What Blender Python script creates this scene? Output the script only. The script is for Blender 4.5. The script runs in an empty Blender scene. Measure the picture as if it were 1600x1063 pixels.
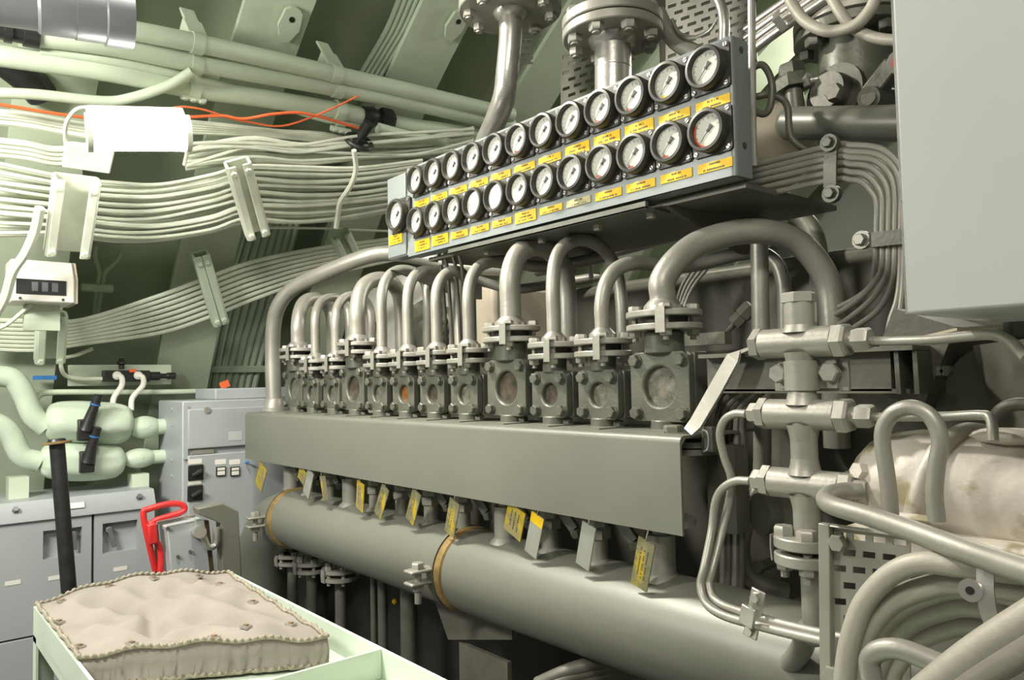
import bpy, math, random
from mathutils import Vector as V, Matrix
random.seed(7)
C = bpy.context.scene.collection
rnd = random.uniform
# ------------------------------------------------------------------ camera
CAM = V((0, 0, 1.6)); F = 1195.0
yaw = math.radians(40); pit = math.radians(2.92); rol = math.radians(1.15)
fh = V((-math.cos(yaw), math.sin(yaw), 0)); rh = V((math.sin(yaw), math.cos(yaw), 0)); zu = V((0, 0, 1))
FW = fh * math.cos(pit) + zu * math.sin(pit); UP0 = zu * math.cos(pit) - fh * math.sin(pit)
RT = rh * math.cos(rol) - UP0 * math.sin(rol); UP = UP0 * math.cos(rol) + rh * math.sin(rol)
HX, HZ = 0.2, 1.6 - 2.27           # axis of the round hull (runs along Y)
def ray(px, py):
    return RT * ((px - 800) / F) + UP * (-(py - 531.5) / F) + FW
def P(px, py, Y=None, X=None, Z=None, d=None):
    "point of the room seen at a pixel of the photo, on a plane of the room"
    r = ray(px, py)
    if Y is not None: t = Y / r.y
    elif X is not None: t = X / r.x
    elif Z is not None: t = (Z - CAM.z) / r.z
    else: t = d
    return CAM + r * t
def H(px, py, R):
    "point of the hull cylinder of radius R seen at a pixel"
    r = ray(px, py); ox, oz = CAM.x - HX, CAM.z - HZ
    a = r.x * r.x + r.z * r.z; b = 2 * (ox * r.x + oz * r.z); c = ox * ox + oz * oz - R * R
    return CAM + r * ((-b + math.sqrt(b * b - 4 * a * c)) / (2 * a))
# ------------------------------------------------------------------ mesh builder
def perp(d):
    d = d.normalized(); a = V((0, 0, 1)) if abs(d.z) < .9 else V((1, 0, 0))
    u = d.cross(a).normalized(); return u, d.cross(u).normalized()
def spline(pts, sub=6):
    pts = [V(p) for p in pts]
    if len(pts) < 3: return pts
    q = [pts[0] * 2 - pts[1]] + pts + [pts[-1] * 2 - pts[-2]]; out = []
    for i in range(1, len(q) - 2):
        a, b, c, d = q[i - 1:i + 3]
        for k in range(sub):
            t = k / sub
            out.append(.5 * ((2 * b) + (c - a) * t + (2 * a - 5 * b + 4 * c - d) * t * t + (3 * b - a - 3 * c + d) * t ** 3))
    out.append(pts[-1]); return out
class MB:
    def __init__(s): s.v = []; s.f = []; s.m = []; s.mi = 0
    def add(s, vs, fs):
        n = len(s.v); s.v += [V(x) for x in vs]
        for f in fs: s.f.append(tuple(n + i for i in f)); s.m.append(s.mi)
        return s
    def obox(s, c, a, b, d):
        c, a, b, d = V(c), V(a), V(b), V(d)
        if a.cross(b).dot(d) < 0: d = -d
        vs = [c + a * i + b * j + d * k for k in (-1, 1) for j in (-1, 1) for i in (-1, 1)]
        return s.add(vs, [(0, 2, 3, 1), (4, 5, 7, 6), (0, 1, 5, 4), (2, 6, 7, 3), (0, 4, 6, 2), (1, 3, 7, 5)])
    def box(s, lo, hi):
        lo, hi = V(lo), V(hi); h = (hi - lo) / 2
        return s.obox((lo + hi) / 2, (abs(h.x), 0, 0), (0, abs(h.y), 0), (0, 0, abs(h.z)))
    def bar(s, p0, p1, side, w, t):
        p0, p1, side = V(p0), V(p1), V(side); d = p1 - p0; n = d.cross(side).normalized(); side = n.cross(d).normalized()
        return s.obox((p0 + p1) / 2, d / 2, side * w / 2, n * t / 2)
    def ring(s, c, u, w, r, n, ph=0):
        return [c + (u * math.cos(2 * math.pi * i / n + ph) + w * math.sin(2 * math.pi * i / n + ph)) * r for i in range(n)]
    def lathe(s, p, d, prof, n=20, cap=True, ph=0):
        p, d = V(p), V(d).normalized(); u, w = perp(d); vs = []; fs = []
        for t, r in prof: vs += s.ring(p + d * t, u, w, max(r, 1e-4), n, ph)
        k = len(prof)
        for j in range(k - 1):
            for i in range(n):
                a = j * n + i; b = j * n + (i + 1) % n
                fs.append((a, b, b + n, a + n))
        if cap: fs.append(tuple(reversed(range(n)))); fs.append(tuple(range((k - 1) * n, k * n)))
        return s.add(vs, fs)
    def cyl(s, p0, p1, r0, r1=None, n=16, ph=0):
        p0, p1 = V(p0), V(p1); d = p1 - p0
        return s.lathe(p0, d, [(0, r0), (d.length, r0 if r1 is None else r1)], n, True, ph)
    def hexa(s, p, d, r, h, ph=0):
        d = V(d).normalized()
        return s.lathe(p, d, [(0, r), (h * .8, r), (h, r * .86)], 6, True, ph)
    def tube(s, pts, r, n=12, closed=False):
        pts = [V(p) for p in pts]; k = len(pts)
        rr = r if isinstance(r, (list, tuple)) else [r] * k
        t0 = (pts[1] - pts[0]).normalized(); u, w = perp(t0); vs = []; fs = []; pt = t0
        for i in range(k):
            t = (pts[min(i + 1, k - 1)] - pts[max(i - 1, 0)])
            t = t.normalized() if t.length > 1e-9 else pt
            q = pt.rotation_difference(t); u = q @ u; w = q @ w; pt = t
            vs += s.ring(pts[i], u, w, rr[i], n)
        for j in range(k - 1):
            for i in range(n):
                a = j * n + i; b = j * n + (i + 1) % n
                fs.append((a, b, b + n, a + n))
        fs.append(tuple(reversed(range(n)))); fs.append(tuple(range((k - 1) * n, k * n)))
        return s.add(vs, fs)
    def strip(s, pts, side, w, t):
        "flat strap along a path"
        pts = [V(p) for p in pts]; k = len(pts); vs = []; fs = []
        for i in range(k):
            d = (pts[min(i + 1, k - 1)] - pts[max(i - 1, 0)]).normalized()
            sd = (side[i] if isinstance(side, list) else V(side)); n = d.cross(sd).normalized(); sd = n.cross(d).normalized()
            for a, b in ((-1, -1), (1, -1), (1, 1), (-1, 1)): vs.append(pts[i] + sd * a * w / 2 + n * b * t / 2)
        for j in range(k - 1):
            for i in range(4):
                a = j * 4 + i; b = j * 4 + (i + 1) % 4
                fs.append((a, b, b + 4, a + 4))
        fs.append((3, 2, 1, 0)); e = (k - 1) * 4; fs.append((e, e + 1, e + 2, e + 3))
        return s.add(vs, fs)
    def prism(s, poly, vec):
        poly = [V(p) for p in poly]; vec = V(vec); n = len(poly)
        fs = [tuple(range(n)), tuple(reversed(range(n, 2 * n)))]
        fs += [(i, i + n, (i + 1) % n + n, (i + 1) % n) for i in range(n)]
        nn = (poly[1] - poly[0]).cross(poly[2] - poly[1])
        if nn.dot(vec) > 0: fs = [tuple(reversed(f)) for f in fs]
        return s.add(poly + [p + vec for p in poly], fs)
    def ell(s, c, rx, ry, rz, n=20, m=12, wob=0):
        c = V(c); rx, ry, rz = V(rx), V(ry), V(rz); vs = []; fs = []
        for j in range(m + 1):
            th = math.pi * j / m
            for i in range(n):
                a = 2 * math.pi * i / n; k = 1 + (wob * rnd(-1, 1) if wob else 0)
                vs.append(c + (rx * math.cos(th) + (ry * math.cos(a) + rz * math.sin(a)) * math.sin(th)) * k)
        for j in range(m):
            for i in range(n):
                a = j * n + i; b = j * n + (i + 1) % n
                fs.append((a, a + n, b + n, b))
        return s.add(vs, fs)
    def build(s, name, mats, parent=None, bevel=0, sub=0, ang=35):
        if not isinstance(mats, (list, tuple)): mats = [mats]
        if parent is None:
            lo = V([min(p[i] for p in s.v) for i in range(3)]); hi = V([max(p[i] for p in s.v) for i in range(3)])
            org = V(((lo.x + hi.x) / 2, (lo.y + hi.y) / 2, lo.z))
        else:
            org = V((0, 0, 0)); q = parent
            while q: org += q.location; q = q.parent
        me = bpy.data.meshes.new(name); me.from_pydata([p - org for p in s.v], [], s.f)
        for m in mats: me.materials.append(m)
        me.polygons.foreach_set('material_index', s.m)
        me.polygons.foreach_set('use_smooth', [True] * len(s.f))
        me.update(); me.set_sharp_from_angle(angle=math.radians(ang))
        o = bpy.data.objects.new(name, me); C.objects.link(o)
        if parent is None: o.location = org
        else: o.parent = parent
        if bevel:
            b = o.modifiers.new('edge', 'BEVEL'); b.width = bevel; b.segments = 2; b.limit_method = 'ANGLE'; b.angle_limit = math.radians(40)
        if sub:
            b = o.modifiers.new('soft', 'SUBSURF'); b.levels = sub; b.render_levels = sub
        return o
def tag(o, label, cat, group=None):
    o['label'] = label; o['category'] = cat
    if group: o['group'] = group
    return o
def T(name, label, cat, loc, group=None):
    o = bpy.data.objects.new(name, None); o.empty_display_size = .05; C.objects.link(o); o.location = V(loc); return tag(o, label, cat, group)
def struct(o): o['kind'] = 'structure'; return o
def tree(o, parent=None):
    c = o.copy(); C.objects.link(c); c.parent = parent
    for ch in o.children: tree(ch, c)
    return c
def again(src, loc, label, group=None):
    r = tree(src); r.location = V(loc); r['label'] = label
    if group: r['group'] = group
    return r
ORD = 'first second third fourth fifth sixth seventh eighth ninth tenth eleventh twelfth'.split()
# ------------------------------------------------------------------ materials
def mat(name, col, rough=.5, metal=0, var=.12, scale=6, bump=0, bscale=60, spec=.5, rvar=.1, stain=None, stn=.0):
    m = bpy.data.materials.new(name); m.use_nodes = True; nt = m.node_tree; b = nt.nodes['Principled BSDF']
    b.inputs['Roughness'].default_value = rough; b.inputs['Metallic'].default_value = metal
    b.inputs['Specular IOR Level'].default_value = spec
    tc = nt.nodes.new('ShaderNodeTexCoord'); n = nt.nodes.new('ShaderNodeTexNoise')
    n.inputs['Scale'].default_value = scale; n.inputs['Detail'].default_value = 5
    nt.links.new(tc.outputs['Object'], n.inputs['Vector'])
    r = nt.nodes.new('ShaderNodeValToRGB'); e = r.color_ramp.elements
    e[0].position = .3; e[1].position = .7
    e[0].color = [c * (1 - var) for c in col] + [1]; e[1].color = [min(1, c * (1 + var)) for c in col] + [1]
    nt.links.new(n.outputs['Fac'], r.inputs['Fac']); out = r.outputs['Color']
    if stain:
        n3 = nt.nodes.new('ShaderNodeTexNoise'); n3.inputs['Scale'].default_value = 14; n3.inputs['Detail'].default_value = 8
        nt.links.new(tc.outputs['Object'], n3.inputs['Vector'])
        r3 = nt.nodes.new('ShaderNodeValToRGB'); r3.color_ramp.elements[0].position = 1 - stn - .06; r3.color_ramp.elements[1].position = 1 - stn
        nt.links.new(n3.outputs['Fac'], r3.inputs['Fac'])
        mx = nt.nodes.new('ShaderNodeMixRGB'); mx.inputs['Color2'].default_value = (*stain, 1)
        nt.links.new(r3.outputs['Color'], mx.inputs['Fac']); nt.links.new(out, mx.inputs['Color1']); out = mx.outputs['Color']
    nt.links.new(out, b.inputs['Base Color'])
    if rvar:
        mr = nt.nodes.new('ShaderNodeMapRange'); mr.inputs['To Min'].default_value = max(.03, rough - rvar); mr.inputs['To Max'].default_value = min(1, rough + rvar)
        nt.links.new(n.outputs['Fac'], mr.inputs['Value']); nt.links.new(mr.outputs['Result'], b.inputs['Roughness'])
    if bump:
        n2 = nt.nodes.new('ShaderNodeTexNoise'); n2.inputs['Scale'].default_value = bscale; n2.inputs['Detail'].default_value = 3
        nt.links.new(tc.outputs['Object'], n2.inputs['Vector'])
        bp = nt.nodes.new('ShaderNodeBump'); bp.inputs['Strength'].default_value = bump; bp.inputs['Distance'].default_value = .004
        nt.links.new(n2.outputs['Fac'], bp.inputs['Height']); nt.links.new(bp.outputs['Normal'], b.inputs['Normal'])
    return m
M = dict(
 silver=mat('aluminium_paint', (.33, .322, .28), .43, .38, .1, 9, .12, 90),
 bright=mat('bright_metal', (.55, .53, .49), .3, .75, .1, 12, .1, 80),
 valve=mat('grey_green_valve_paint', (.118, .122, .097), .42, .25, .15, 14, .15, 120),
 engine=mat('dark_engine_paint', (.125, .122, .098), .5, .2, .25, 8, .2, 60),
 gap=mat('gasket_and_shade_black', (.018, .017, .014), .45, 0, .3, 10),  # gasket black; also stands in for shade in holes and the lower bay
 cover=mat('cover_grey_paint', (.168, .172, .142), .40, .15, .06, 3, .03, 200),
 panel=mat('panel_blue_grey', (.19, .215, .21), .4, .1, .06, 4, .03, 200),
 wallbox=mat('box_pale_grey', (.45, .48, .465), .4, 0, .05, 2),
 cabinet=mat('cabinet_grey', (.36, .385, .39), .42, 0, .06, 3, .05, 60),
 green=mat('hull_green_paint', (.45, .515, .385), .5, 0, .1, 3, .25, 25),
 plate=mat('hull_plating_green', (.40, .455, .335), .55, 0, .2, 2, .25, 18),
 pale=mat('pale_green_gloss', (.56, .64, .50), .4, 0, .07, 5, .2, 40),
 white=mat('white_cable_paint', (.66, .69, .57), .42, 0, .1, 12, .2, 60),
 lag=mat('lagging_pale_green', (.52, .61, .48), .6, 0, .08, 9, .5, 22),
 tray=mat('tray_mint_paint', (.60, .69, .57), .45, 0, .05, 4, .06, 80, stain=(.25, .24, .18), stn=.27),
 canvas=mat('grey_canvas', (.26, .235, .205), .85, 0, .1, 7, .7, 16, spec=.2, stain=(.3, .24, .2), stn=.25),
 cord=mat('canvas_cord', (.27, .24, .18), .8, 0, .25, 60),
 black=mat('black_plastic', (.018, .018, .018), .38, 0, .2, 30),
 bezel=mat('bezel_black', (.05, .05, .043), .4, .2, .3, 30),
 dial=mat('dial_white', (.56, .57, .50), .5, 0, .04, 20),
 ink=mat('print_black', (.03, .03, .03), .6, 0),
 yellow=mat('plate_yellow', (.78, .50, .015), .45, 0, .1, 25, spec=.3),
 faded=mat('faded_plate', (.40, .36, .17), .5, .1, .4, 30),
 tagmat=mat('worn_yellow_tag', (.21, .20, .11), .5, .15, .25, 40, stain=(.5, .36, .03), stn=.31),
 tagyel=mat('dull_yellow_tag', (.44, .33, .03), .5, .1, .3, 40, stain=(.3, .26, .12), stn=.36),
 taggrey=mat('worn_grey_tag', (.33, .34, .30), .5, .2, .1, 20),
 gasket=mat('brown_gasket', (.21, .14, .045), .6, 0, .35, 30),
 red=mat('red_paint', (.62, .03, .03), .35, 0, .1, 10),
 redcap=mat('dull_red_cap', (.33, .06, .04), .5, 0, .1, 20),
 orange=mat('orange_cable', (.75, .14, .04), .5, 0, .1, 20),
 wood=mat('brown_wood', (.2, .12, .07), .6, 0, .3, 15),
 cast=mat('cast_white_grey', (.60, .56, .49), .5, .15, .16, 9, .5, 35, stain=(.36, .31, .2), stn=.36),
 beige=mat('beige_casing', (.46, .40, .31), .6, 0, .1, 5),
 cream=mat('cream_plate', (.75, .73, .66), .5, 0, .05, 6),
 blue=mat('blue_tape', (.03, .16, .42), .5, 0, .1, 20),
 hose=mat('grey_hose', (.40, .38, .32), .5, .15, .1, 10, .15, 120),
 glassdirt=mat('clouded_sight_glass', (.12, .115, .09), .45, .05, .5, 60, .25, 140),
 glassamber=mat('amber_sight_glass', (.20, .085, .028), .15, .1, .5, 40, .4, 90),
 glassbrown=mat('brown_sight_glass', (.062, .05, .037), .35, .05, .5, 40, .2, 90),
 floor=mat('floor_grey', (.14, .14, .13), .6, 0, .2, 5),
 duct=mat('dark_grey_duct', (.16, .17, .18), .38, .2, .1, 6),
 bulk=mat('bulkhead_white', (.55, .58, .5), .5, 0, .08, 3),
)
def emit(name, col, s):
    m = bpy.data.materials.new(name); m.use_nodes = True; nt = m.node_tree; nt.nodes.clear()
    e = nt.nodes.new('ShaderNodeEmission'); e.inputs[0].default_value = (*col, 1); e.inputs[1].default_value = s
    o = nt.nodes.new('ShaderNodeOutputMaterial'); nt.links.new(e.outputs[0], o.inputs[0]); return m
M['lamp'] = emit('lit_tube_diffuser', (1, .98, .88), 55)
def glass():
    m = bpy.data.materials.new('clear_gauge_glass'); m.use_nodes = True; nt = m.node_tree; nt.nodes.clear()
    t = nt.nodes.new('ShaderNodeBsdfTransparent'); g = nt.nodes.new('ShaderNodeBsdfGlossy'); g.inputs['Roughness'].default_value = .08
    x = nt.nodes.new('ShaderNodeMixShader'); o = nt.nodes.new('ShaderNodeOutputMaterial')
    x.inputs[0].default_value = .02; nt.links.new(t.outputs[0], x.inputs[1]); nt.links.new(g.outputs[0], x.inputs[2]); nt.links.new(x.outputs[0], o.inputs[0]); return m
M['glass'] = glass()
def pipe(name, label, cat, pts, r, m='silver', n=14, sub=6, group=None, parent=None):
    b = MB().tube(spline(pts, sub), r, n)
    o = b.build(name, M[m], parent)
    return tag(o, label, cat, group) if parent is None else o
def pxs(l, Y=None):
    "list of (px, py[, Y]) -> points"
    return [P(q[0], q[1], Y=(q[2] if len(q) > 2 else Y)) for q in l]
def hxs(l, R=None): return [H(q[0], q[1], q[2] if len(q) > 2 else R) for q in l]
# ================================================================== SETTING
def hp(R, ph, y): return V((HX - R * math.cos(ph), y, HZ + R * math.sin(ph)))
def arc_shell(mb, R0, R1, y0, y1, a0, a1, n=44):
    vs = []; fs = []
    for i in range(n + 1):
        ph = math.radians(a0 + (a1 - a0) * i / n)
        vs += [hp(R0, ph, y0), hp(R0, ph, y1), hp(R1, ph, y1), hp(R1, ph, y0)]
    for i in range(n):
        for k in range(4):
            a = i * 4 + k; b = i * 4 + (k + 1) % 4
            fs.append((a, a + 4, b + 4, b))
    fs.append((0, 1, 2, 3)); e = n * 4; fs.append((e + 3, e + 2, e + 1, e))
    mb.add(vs, fs)
b = MB(); arc_shell(b, 5.16, 5.2, -1.2, 6.0, 4, 122, 60); struct(b.build('wall_left', M['plate']))
struct(MB().box((-5.1, -1.2, -.06), (1.8, 6, 0)).build('floor', M['floor']))
struct(MB().box((-5.1, 6.0, -.06), (1.8, 6.08, 4.7)).build('wall_back', M['bulk']))
struct(MB().box((1.8, -1.2, -.06), (1.88, 6.08, 4.7)).build('wall_right', M['bulk']))
for k in range(9):
    yc = -.18 + .69 * k
    b = MB(); arc_shell(b, 4.80, 4.825, yc - .13, yc + .13, 5, 118); arc_shell(b, 4.815, 5.17, yc - .012, yc + .012, 5, 118, 30)
    t = struct(b.build('trim_%d' % (k + 1), M['green']))
    if k in (2, 3):     # pad eye welded on the frame flange
        c = H(*((448, 45), (706, 46))[k - 2], 4.79); rad = (V((HX, c.y, HZ)) - c).normalized(); tn = V((0, 1, 0)).cross(rad).normalized()
        poly = [c + V((0, 1, 0)) * .045 * math.sin(a) * (1 if math.cos(a) < 0 else .75) + tn * (.05 * math.cos(a) - (.05 if math.cos(a) < -.3 else 0)) for a in [2 * math.pi * i / 14 for i in range(14)]]
        m = MB().prism(poly, rad * .018); m.mi = 1; m.cyl(c + rad * .016 - tn * .05, c + rad * .0195 - tn * .05, .012)
        m.build('pad_eye', [M['green'], M['gap']], t)
# ================================================================== HULL SIDE PIPEWORK
HP = [('upper', [(120, 32), (300, 66), (510, 113), (650, 145), (800, 180)], .034, 'upper green pipe under the roof frames, beside the grey duct'),
      ('mid', [(55, 56), (175, 72), (300, 97), (512, 135), (650, 162), (800, 197)], .035, 'middle green pipe under the roof frames, starting at the black coupling'),
      ('low', [(-20, 84), (175, 113), (297, 138), (400, 152), (535, 174), (566, 182)], .036, 'thick lower green pipe ending at the black valve'),
      ('thin', [(62, 78), (190, 98), (300, 122), (400, 150), (500, 183), (560, 194)], .018, 'thinner green pipe slung between the two thick overhead pipes'),
      ('after', [(612, 190), (650, 197), (700, 203), (790, 218)], .030, 'green pipe carrying on behind the black valve'),
      ('bent', [(-10, 145), (60, 148), (160, 158), (205, 153), (262, 134), (300, 112)], .018, 'small green pipe with a bend just over the lit lamp')]
for nm, pts, r, lab in HP:
    pipe('overhead_pipe', lab, 'pipe', hxs(pts, 4.6 if nm != 'bent' else 4.55), r, 'pale', 16, group='overhead green pipes')
pipe('overhead_pipe', 'short green pipe branching down from behind the black valve to the wall cables', 'pipe', hxs([(590, 200), (640, 213), (690, 222), (740, 235)], 4.55), .024, 'pale', 14, group='overhead green pipes')
b = MB(); g = hxs([(-30, -8), (70, 8), (205, 28)], 4.3); d = (g[2] - g[0]).normalized()
t = T('ventilation_duct', 'dark grey stepped duct over the green pipes', 'duct', g[1])
b.lathe(g[0], d, [(0, .075), ((g[1] - g[0]).length * .85, .075), ((g[1] - g[0]).length * .9, .083), ((g[2] - g[0]).length * .62, .083)], 24); b.build('duct_body', M['duct'], t)
b = MB(); L = (g[2] - g[0]).length; b.lathe(g[0] + d * L * .6, d, [(0, .086), (L * .2, .086), (L * .2 + .004, .093), (L * .4, .093)], 24); b.build('end_collar', M['duct'], t)
q = hxs([(-25, 38), (61, 56)], 4.6); dd = (q[1] - q[0]).normalized(); L = (q[1] - q[0]).length
b = MB(); b.lathe(q[0], dd, [(0, .036), (L * .35, .036), (L * .36, .043), (L * .5, .043), (L * .51, .036), (L * .7, .036), (L * .71, .044), (L, .044)], 20)
tag(b.build('pipe_coupling', M['black']), 'black rubber coupling at the end of the middle green pipe', 'coupling')
# clamps over the pipe bundle
for (lab, s) in (('wavy green clamp around the overhead pipes, on the frame before the lamp', [(308, 68), (306, 99), (302, 139), (303, 122)]),
                 ('wavy green clamp around the overhead pipes, beside the black valve', [(524, 116), (527, 138), (530, 172), (532, 190)])):
    t = T('pipe_clamp', lab, 'clamp', H(s[1][0], s[1][1], 4.6), 'overhead pipe clamps')
    cs = [H(x, y, 4.6) for x, y in s]; b = MB()
    for c, r in zip(cs, (.034, .035, .036, .018)):
        b.cyl(c - V((0, .02, 0)), c + V((0, .02, 0)), r + .005, n=18)
    b.build('strap', M['pale'], t)
    b = MB(); top = cs[0]; rad = (top - V((HX, top.y, HZ))).normalized(); tn = V((0, 1, 0)).cross(rad)
    b.obox(top + rad * .1 + tn * .02, rad * .11, V((0, .028, 0)), tn * .006); b.obox(top + rad * .07, rad * .05, V((0, .035, 0)), tn * .03); b.build('hanger', M['pale'], t, bevel=.006)
    b = MB(); low = cs[3] if cs[3].z < cs[2].z else cs[2]
    for k in (-1, 0, 1): b.hexa(low + V((0, .03 * k, -.035)), (0, 0, -1), .013, .014)
    b.cyl(low + V((0, -.045, -.036)), low + V((0, .045, -.036)), .012); b.build('nut', M['pale'], t)
# black valve
t = T('stop_valve', 'black stop valve with a small handwheel in the overhead pipe', 'valve', H(585, 185, 4.6))
q = hxs([(565, 180), (612, 189)], 4.6); dd = (q[1] - q[0]).normalized(); L = (q[1] - q[0]).length
b = MB(); b.lathe(q[0], dd, [(0, .038), (L * .3, .045), (L * .5, .034), (L * .62, .034)], 18); b.hexa(q[0] + dd * L * .6, dd, .05, L * .42); b.build('valve_body', M['black'], t)
q2 = hxs([(577, 192), (563, 215), (556, 234)], 4.5); b = MB(); b.tube(q2, [.026, .02, .018], 12); b.hexa(q2[1], q2[2] - q2[1], .03, .03); b.build('stem', M['black'], t)
b = MB(); ax = (q2[2] - q2[1]).normalized(); u, w = perp(ax); cc = q2[1] + ax * .02
b.tube([cc + (u * math.cos(a) + w * math.sin(a)) * .055 for a in [2 * math.pi * i / 18 for i in range(19)]], .011, 8)
for a in (0, 2.1, 4.2): b.cyl(cc, cc + (u * math.cos(a) + w * math.sin(a)) * .055, .008, n=6)
b.build('handwheel', M['black'], t)
# ================================================================== LAMP
a0, a1 = H(142, 205, 4.22), H(287, 207, 4.22); d = a1 - a0; dn = d.normalized(); rad = (a0 - V((HX, a0.y, HZ))).normalized(); tn = dn.cross(rad).normalized()
t = T('fluorescent_lamp', 'lit white fluorescent lamp over the cable bundle', 'lamp', (a0 + a1) / 2)
def half(mb, p, dv, r, a_0, a_1, n=14):
    poly = [p + (tn * math.cos(a) - rad * math.sin(a)) * r for a in [a_0 + (a_1 - a_0) * i / n for i in range(n + 1)]]
    mb.prism(poly, dv)
b = MB(); half(b, a0, d, .062, 0, math.pi); b.build('diffuser', M['lamp'], t)
b = MB(); b.obox((a0 + a1) / 2 + rad * .027, d / 2 * 1.05, rad * .025, tn * .066); b.build('housing', M['white'], t, bevel=.008)
for p, s in ((a0, -1), (a1, 1)):
    b = MB(); half(b, p, dn * .016 * s, .066, 0, math.pi); b.build('end_cap', M['white'], t)
pl = H(138, 246, 4.4)
tag(MB().obox(pl, rad * .012, V((0, .075, 0)), V((0, 1, 0)).cross(rad) * .05).build('lamp_bracket', M['cream'], bevel=.006), 'flat lamp bracket, lamp glare put in as white, under the lamp end', 'junction box')  # lamp bracket; the lamp's glare on it is put into the white colour
for lab, pts in (('white looped wire at the end of the lamp over the lamp bracket', [(140, 167), (118, 172), (103, 195), (103, 225), (108, 248)]),
                 ('white looped wire at the lamp end beside the black valve', [(286, 190), (294, 205), (293, 232), (288, 258)])):
    pipe('lamp_wire', lab, 'wire', hxs(pts, 4.4), .007, 'white', 8)
# ================================================================== CABLES
def cable(lab, pts, r, m='white', group=None, sub=5, n=8, name='cable'):
    return pipe(name, lab, 'cable', pts, r, m, n, sub, group)
kx = [-25, 100, 180, 250, 330, 385, 470, 560, 660]
ytop = [250, 276, 284, 286, 272, 258, 262, 262, 250]; ybot = [366, 368, 378, 377, 362, 346, 346, 338, 322]
N = 34; order = list(range(N)); fr = [(i + .5) / N for i in range(N)]
for i in range(N):
    R = 4.47 + .045 * (i % 4); pts = []; t0 = fr[i]; dr = rnd(-.045, .045); ph = rnd(0, 6)
    for k, x in enumerate(kx):
        tt = min(1, max(0, t0 + dr * math.sin(ph + k * 1.1) * (0 if k in (1, 5) else 1)))
        pts.append(H(x, ytop[k] + (ybot[k] - ytop[k]) * tt + rnd(-1.2, 1.2), R))
    cable('white painted cable in the thick sagging bundle below the lamp', pts, random.choice((.007, .009, .011, .013)), group='cables of the thick bundle')
kx = [290, 340, 400, 470, 560, 650, 740]
for i in range(12):
    s = i / 11; y0 = 228 + 34 * s; pts = []; dr = rnd(-11, 11); ph = rnd(0, 6)
    for k, x in enumerate(kx):
        yb = [4, -4, -10, -6, -12, -14, -26][k]
        pts.append(H(x, y0 + yb + dr * math.sin(ph + k * 1.3), 4.5 + .04 * (i % 3)))
    cable('white cable in the loose upper run between lamp and gauge board', pts, random.choice((.007, .009, .011)), group='cables of the loose upper run')
for i in range(9):
    y0 = 172 + i * 4 if i < 5 else 218 + (i - 5) * 7
    cable('white cable entering beside the lamp above the thick bundle', hxs([(-25, y0), (40, y0 + 7), (90, y0 + 16), (150, y0 + (26 if i < 5 else 8))], 4.56), rnd(.009, .014), group='cables entering beside the lamp')
for i in range(5):
    cable('white cable lying between lamp and black valve under the overhead pipes', hxs([(285, 190 + i * 4), (350, 196 + i * 3), (430, 205 + i * 2), (520, 212 + i * 3), (600, 240 + i * 2)], 4.58), .010, group='cables between lamp and black valve')
kx = [-25, 60, 130, 250, 330, 400, 500, 620, 680]; ya = [500, 502, 500, 462, 432, 408, 388, 372, 360]; yz = [545, 547, 537, 520, 494, 466, 432, 405, 392]
for i in range(8):
    pts = [H(x, ya[k] + (yz[k] - ya[k]) * i / 7, 4.72) for k, x in enumerate(kx)]
    cable('white cable in the flat ribbon run climbing below the thick bundle', pts, .0102, group='cables of the flat ribbon run')
# flat vertical cable runs between the frames
for i in range(8):
    y = 1.40 + .26 * i / 7
    cable('pale green cable in the upright run on the plating beside the tall cabinet', [hp(4.97, math.radians(14 + 2 * k), y + .012 * math.sin(k * .6 + i * .2)) for k in range(15)], .0182, 'lag', group='upright cables beside the tall cabinet', sub=2)
for i in range(5):
    cable('pale green cable in the upright run above the overhead pipes', hxs([(628 + 9 * i, -12), (607 + 8.5 * i, 40), (588 + 8 * i, 75), (552 + 8 * i, 135)], 5.0), .0125, 'lag', group='upright cables above the overhead pipes')
tag(MB().tube(spline(hxs([(2, 92), (28, 112), (52, 132), (66, 150)], 4.78)), .055, 14).build('dark_hose', M['black']), 'dark ribbed hose in the hull corner under the overhead pipes', 'hose')
for j, ph in enumerate((17.5, 23, 28.5)):
    c = hp(4.945, math.radians(ph), 1.53); rad_ = (V((HX, c.y, HZ)) - c).normalized(); tn_ = V((0, 1, 0)).cross(rad_)
    t = T('cable_strap', 'pale green strap across the upright cables beside the tall cabinet, %s one up' % ('lowest', 'middle', 'highest')[j], 'strap', c)
    MB().obox(c + rad_ * .012, V((0, .175, 0)), tn_ * .018, rad_ * .004).build('band', M['lag'], t)
    for s in (-1, 1): MB().hexa(c + V((0, .16 * s, 0)) + rad_ * .016, rad_, .01, .009).build('bolt', M['lag'], t)
c = cable('thick white cable hanging past the display box', hxs([(62, 325), (55, 360), (40, 395), (20, 425), (8, 465), (-12, 500)], 4.35), .017)
cable('thin grey cable leaving the underside of the display box', hxs([(50, 475), (30, 492), (10, 508), (-15, 518)], 4.45), .008)
cable('white cable dropping from the black valve to the cable bracket', hxs([(553, 235), (556, 265), (548, 290), (532, 315), (528, 335), (525, 356)], 4.4), .011)
cable('pale cable curving into the sensor valve plate', [P(145, 545, X=-3.9), P(120, 555, X=-3.9), P(97, 562, X=-3.88), P(100, 585, X=-3.86), P(125, 592, X=-3.84), P(160, 592, X=-3.82)], .009)
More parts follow.
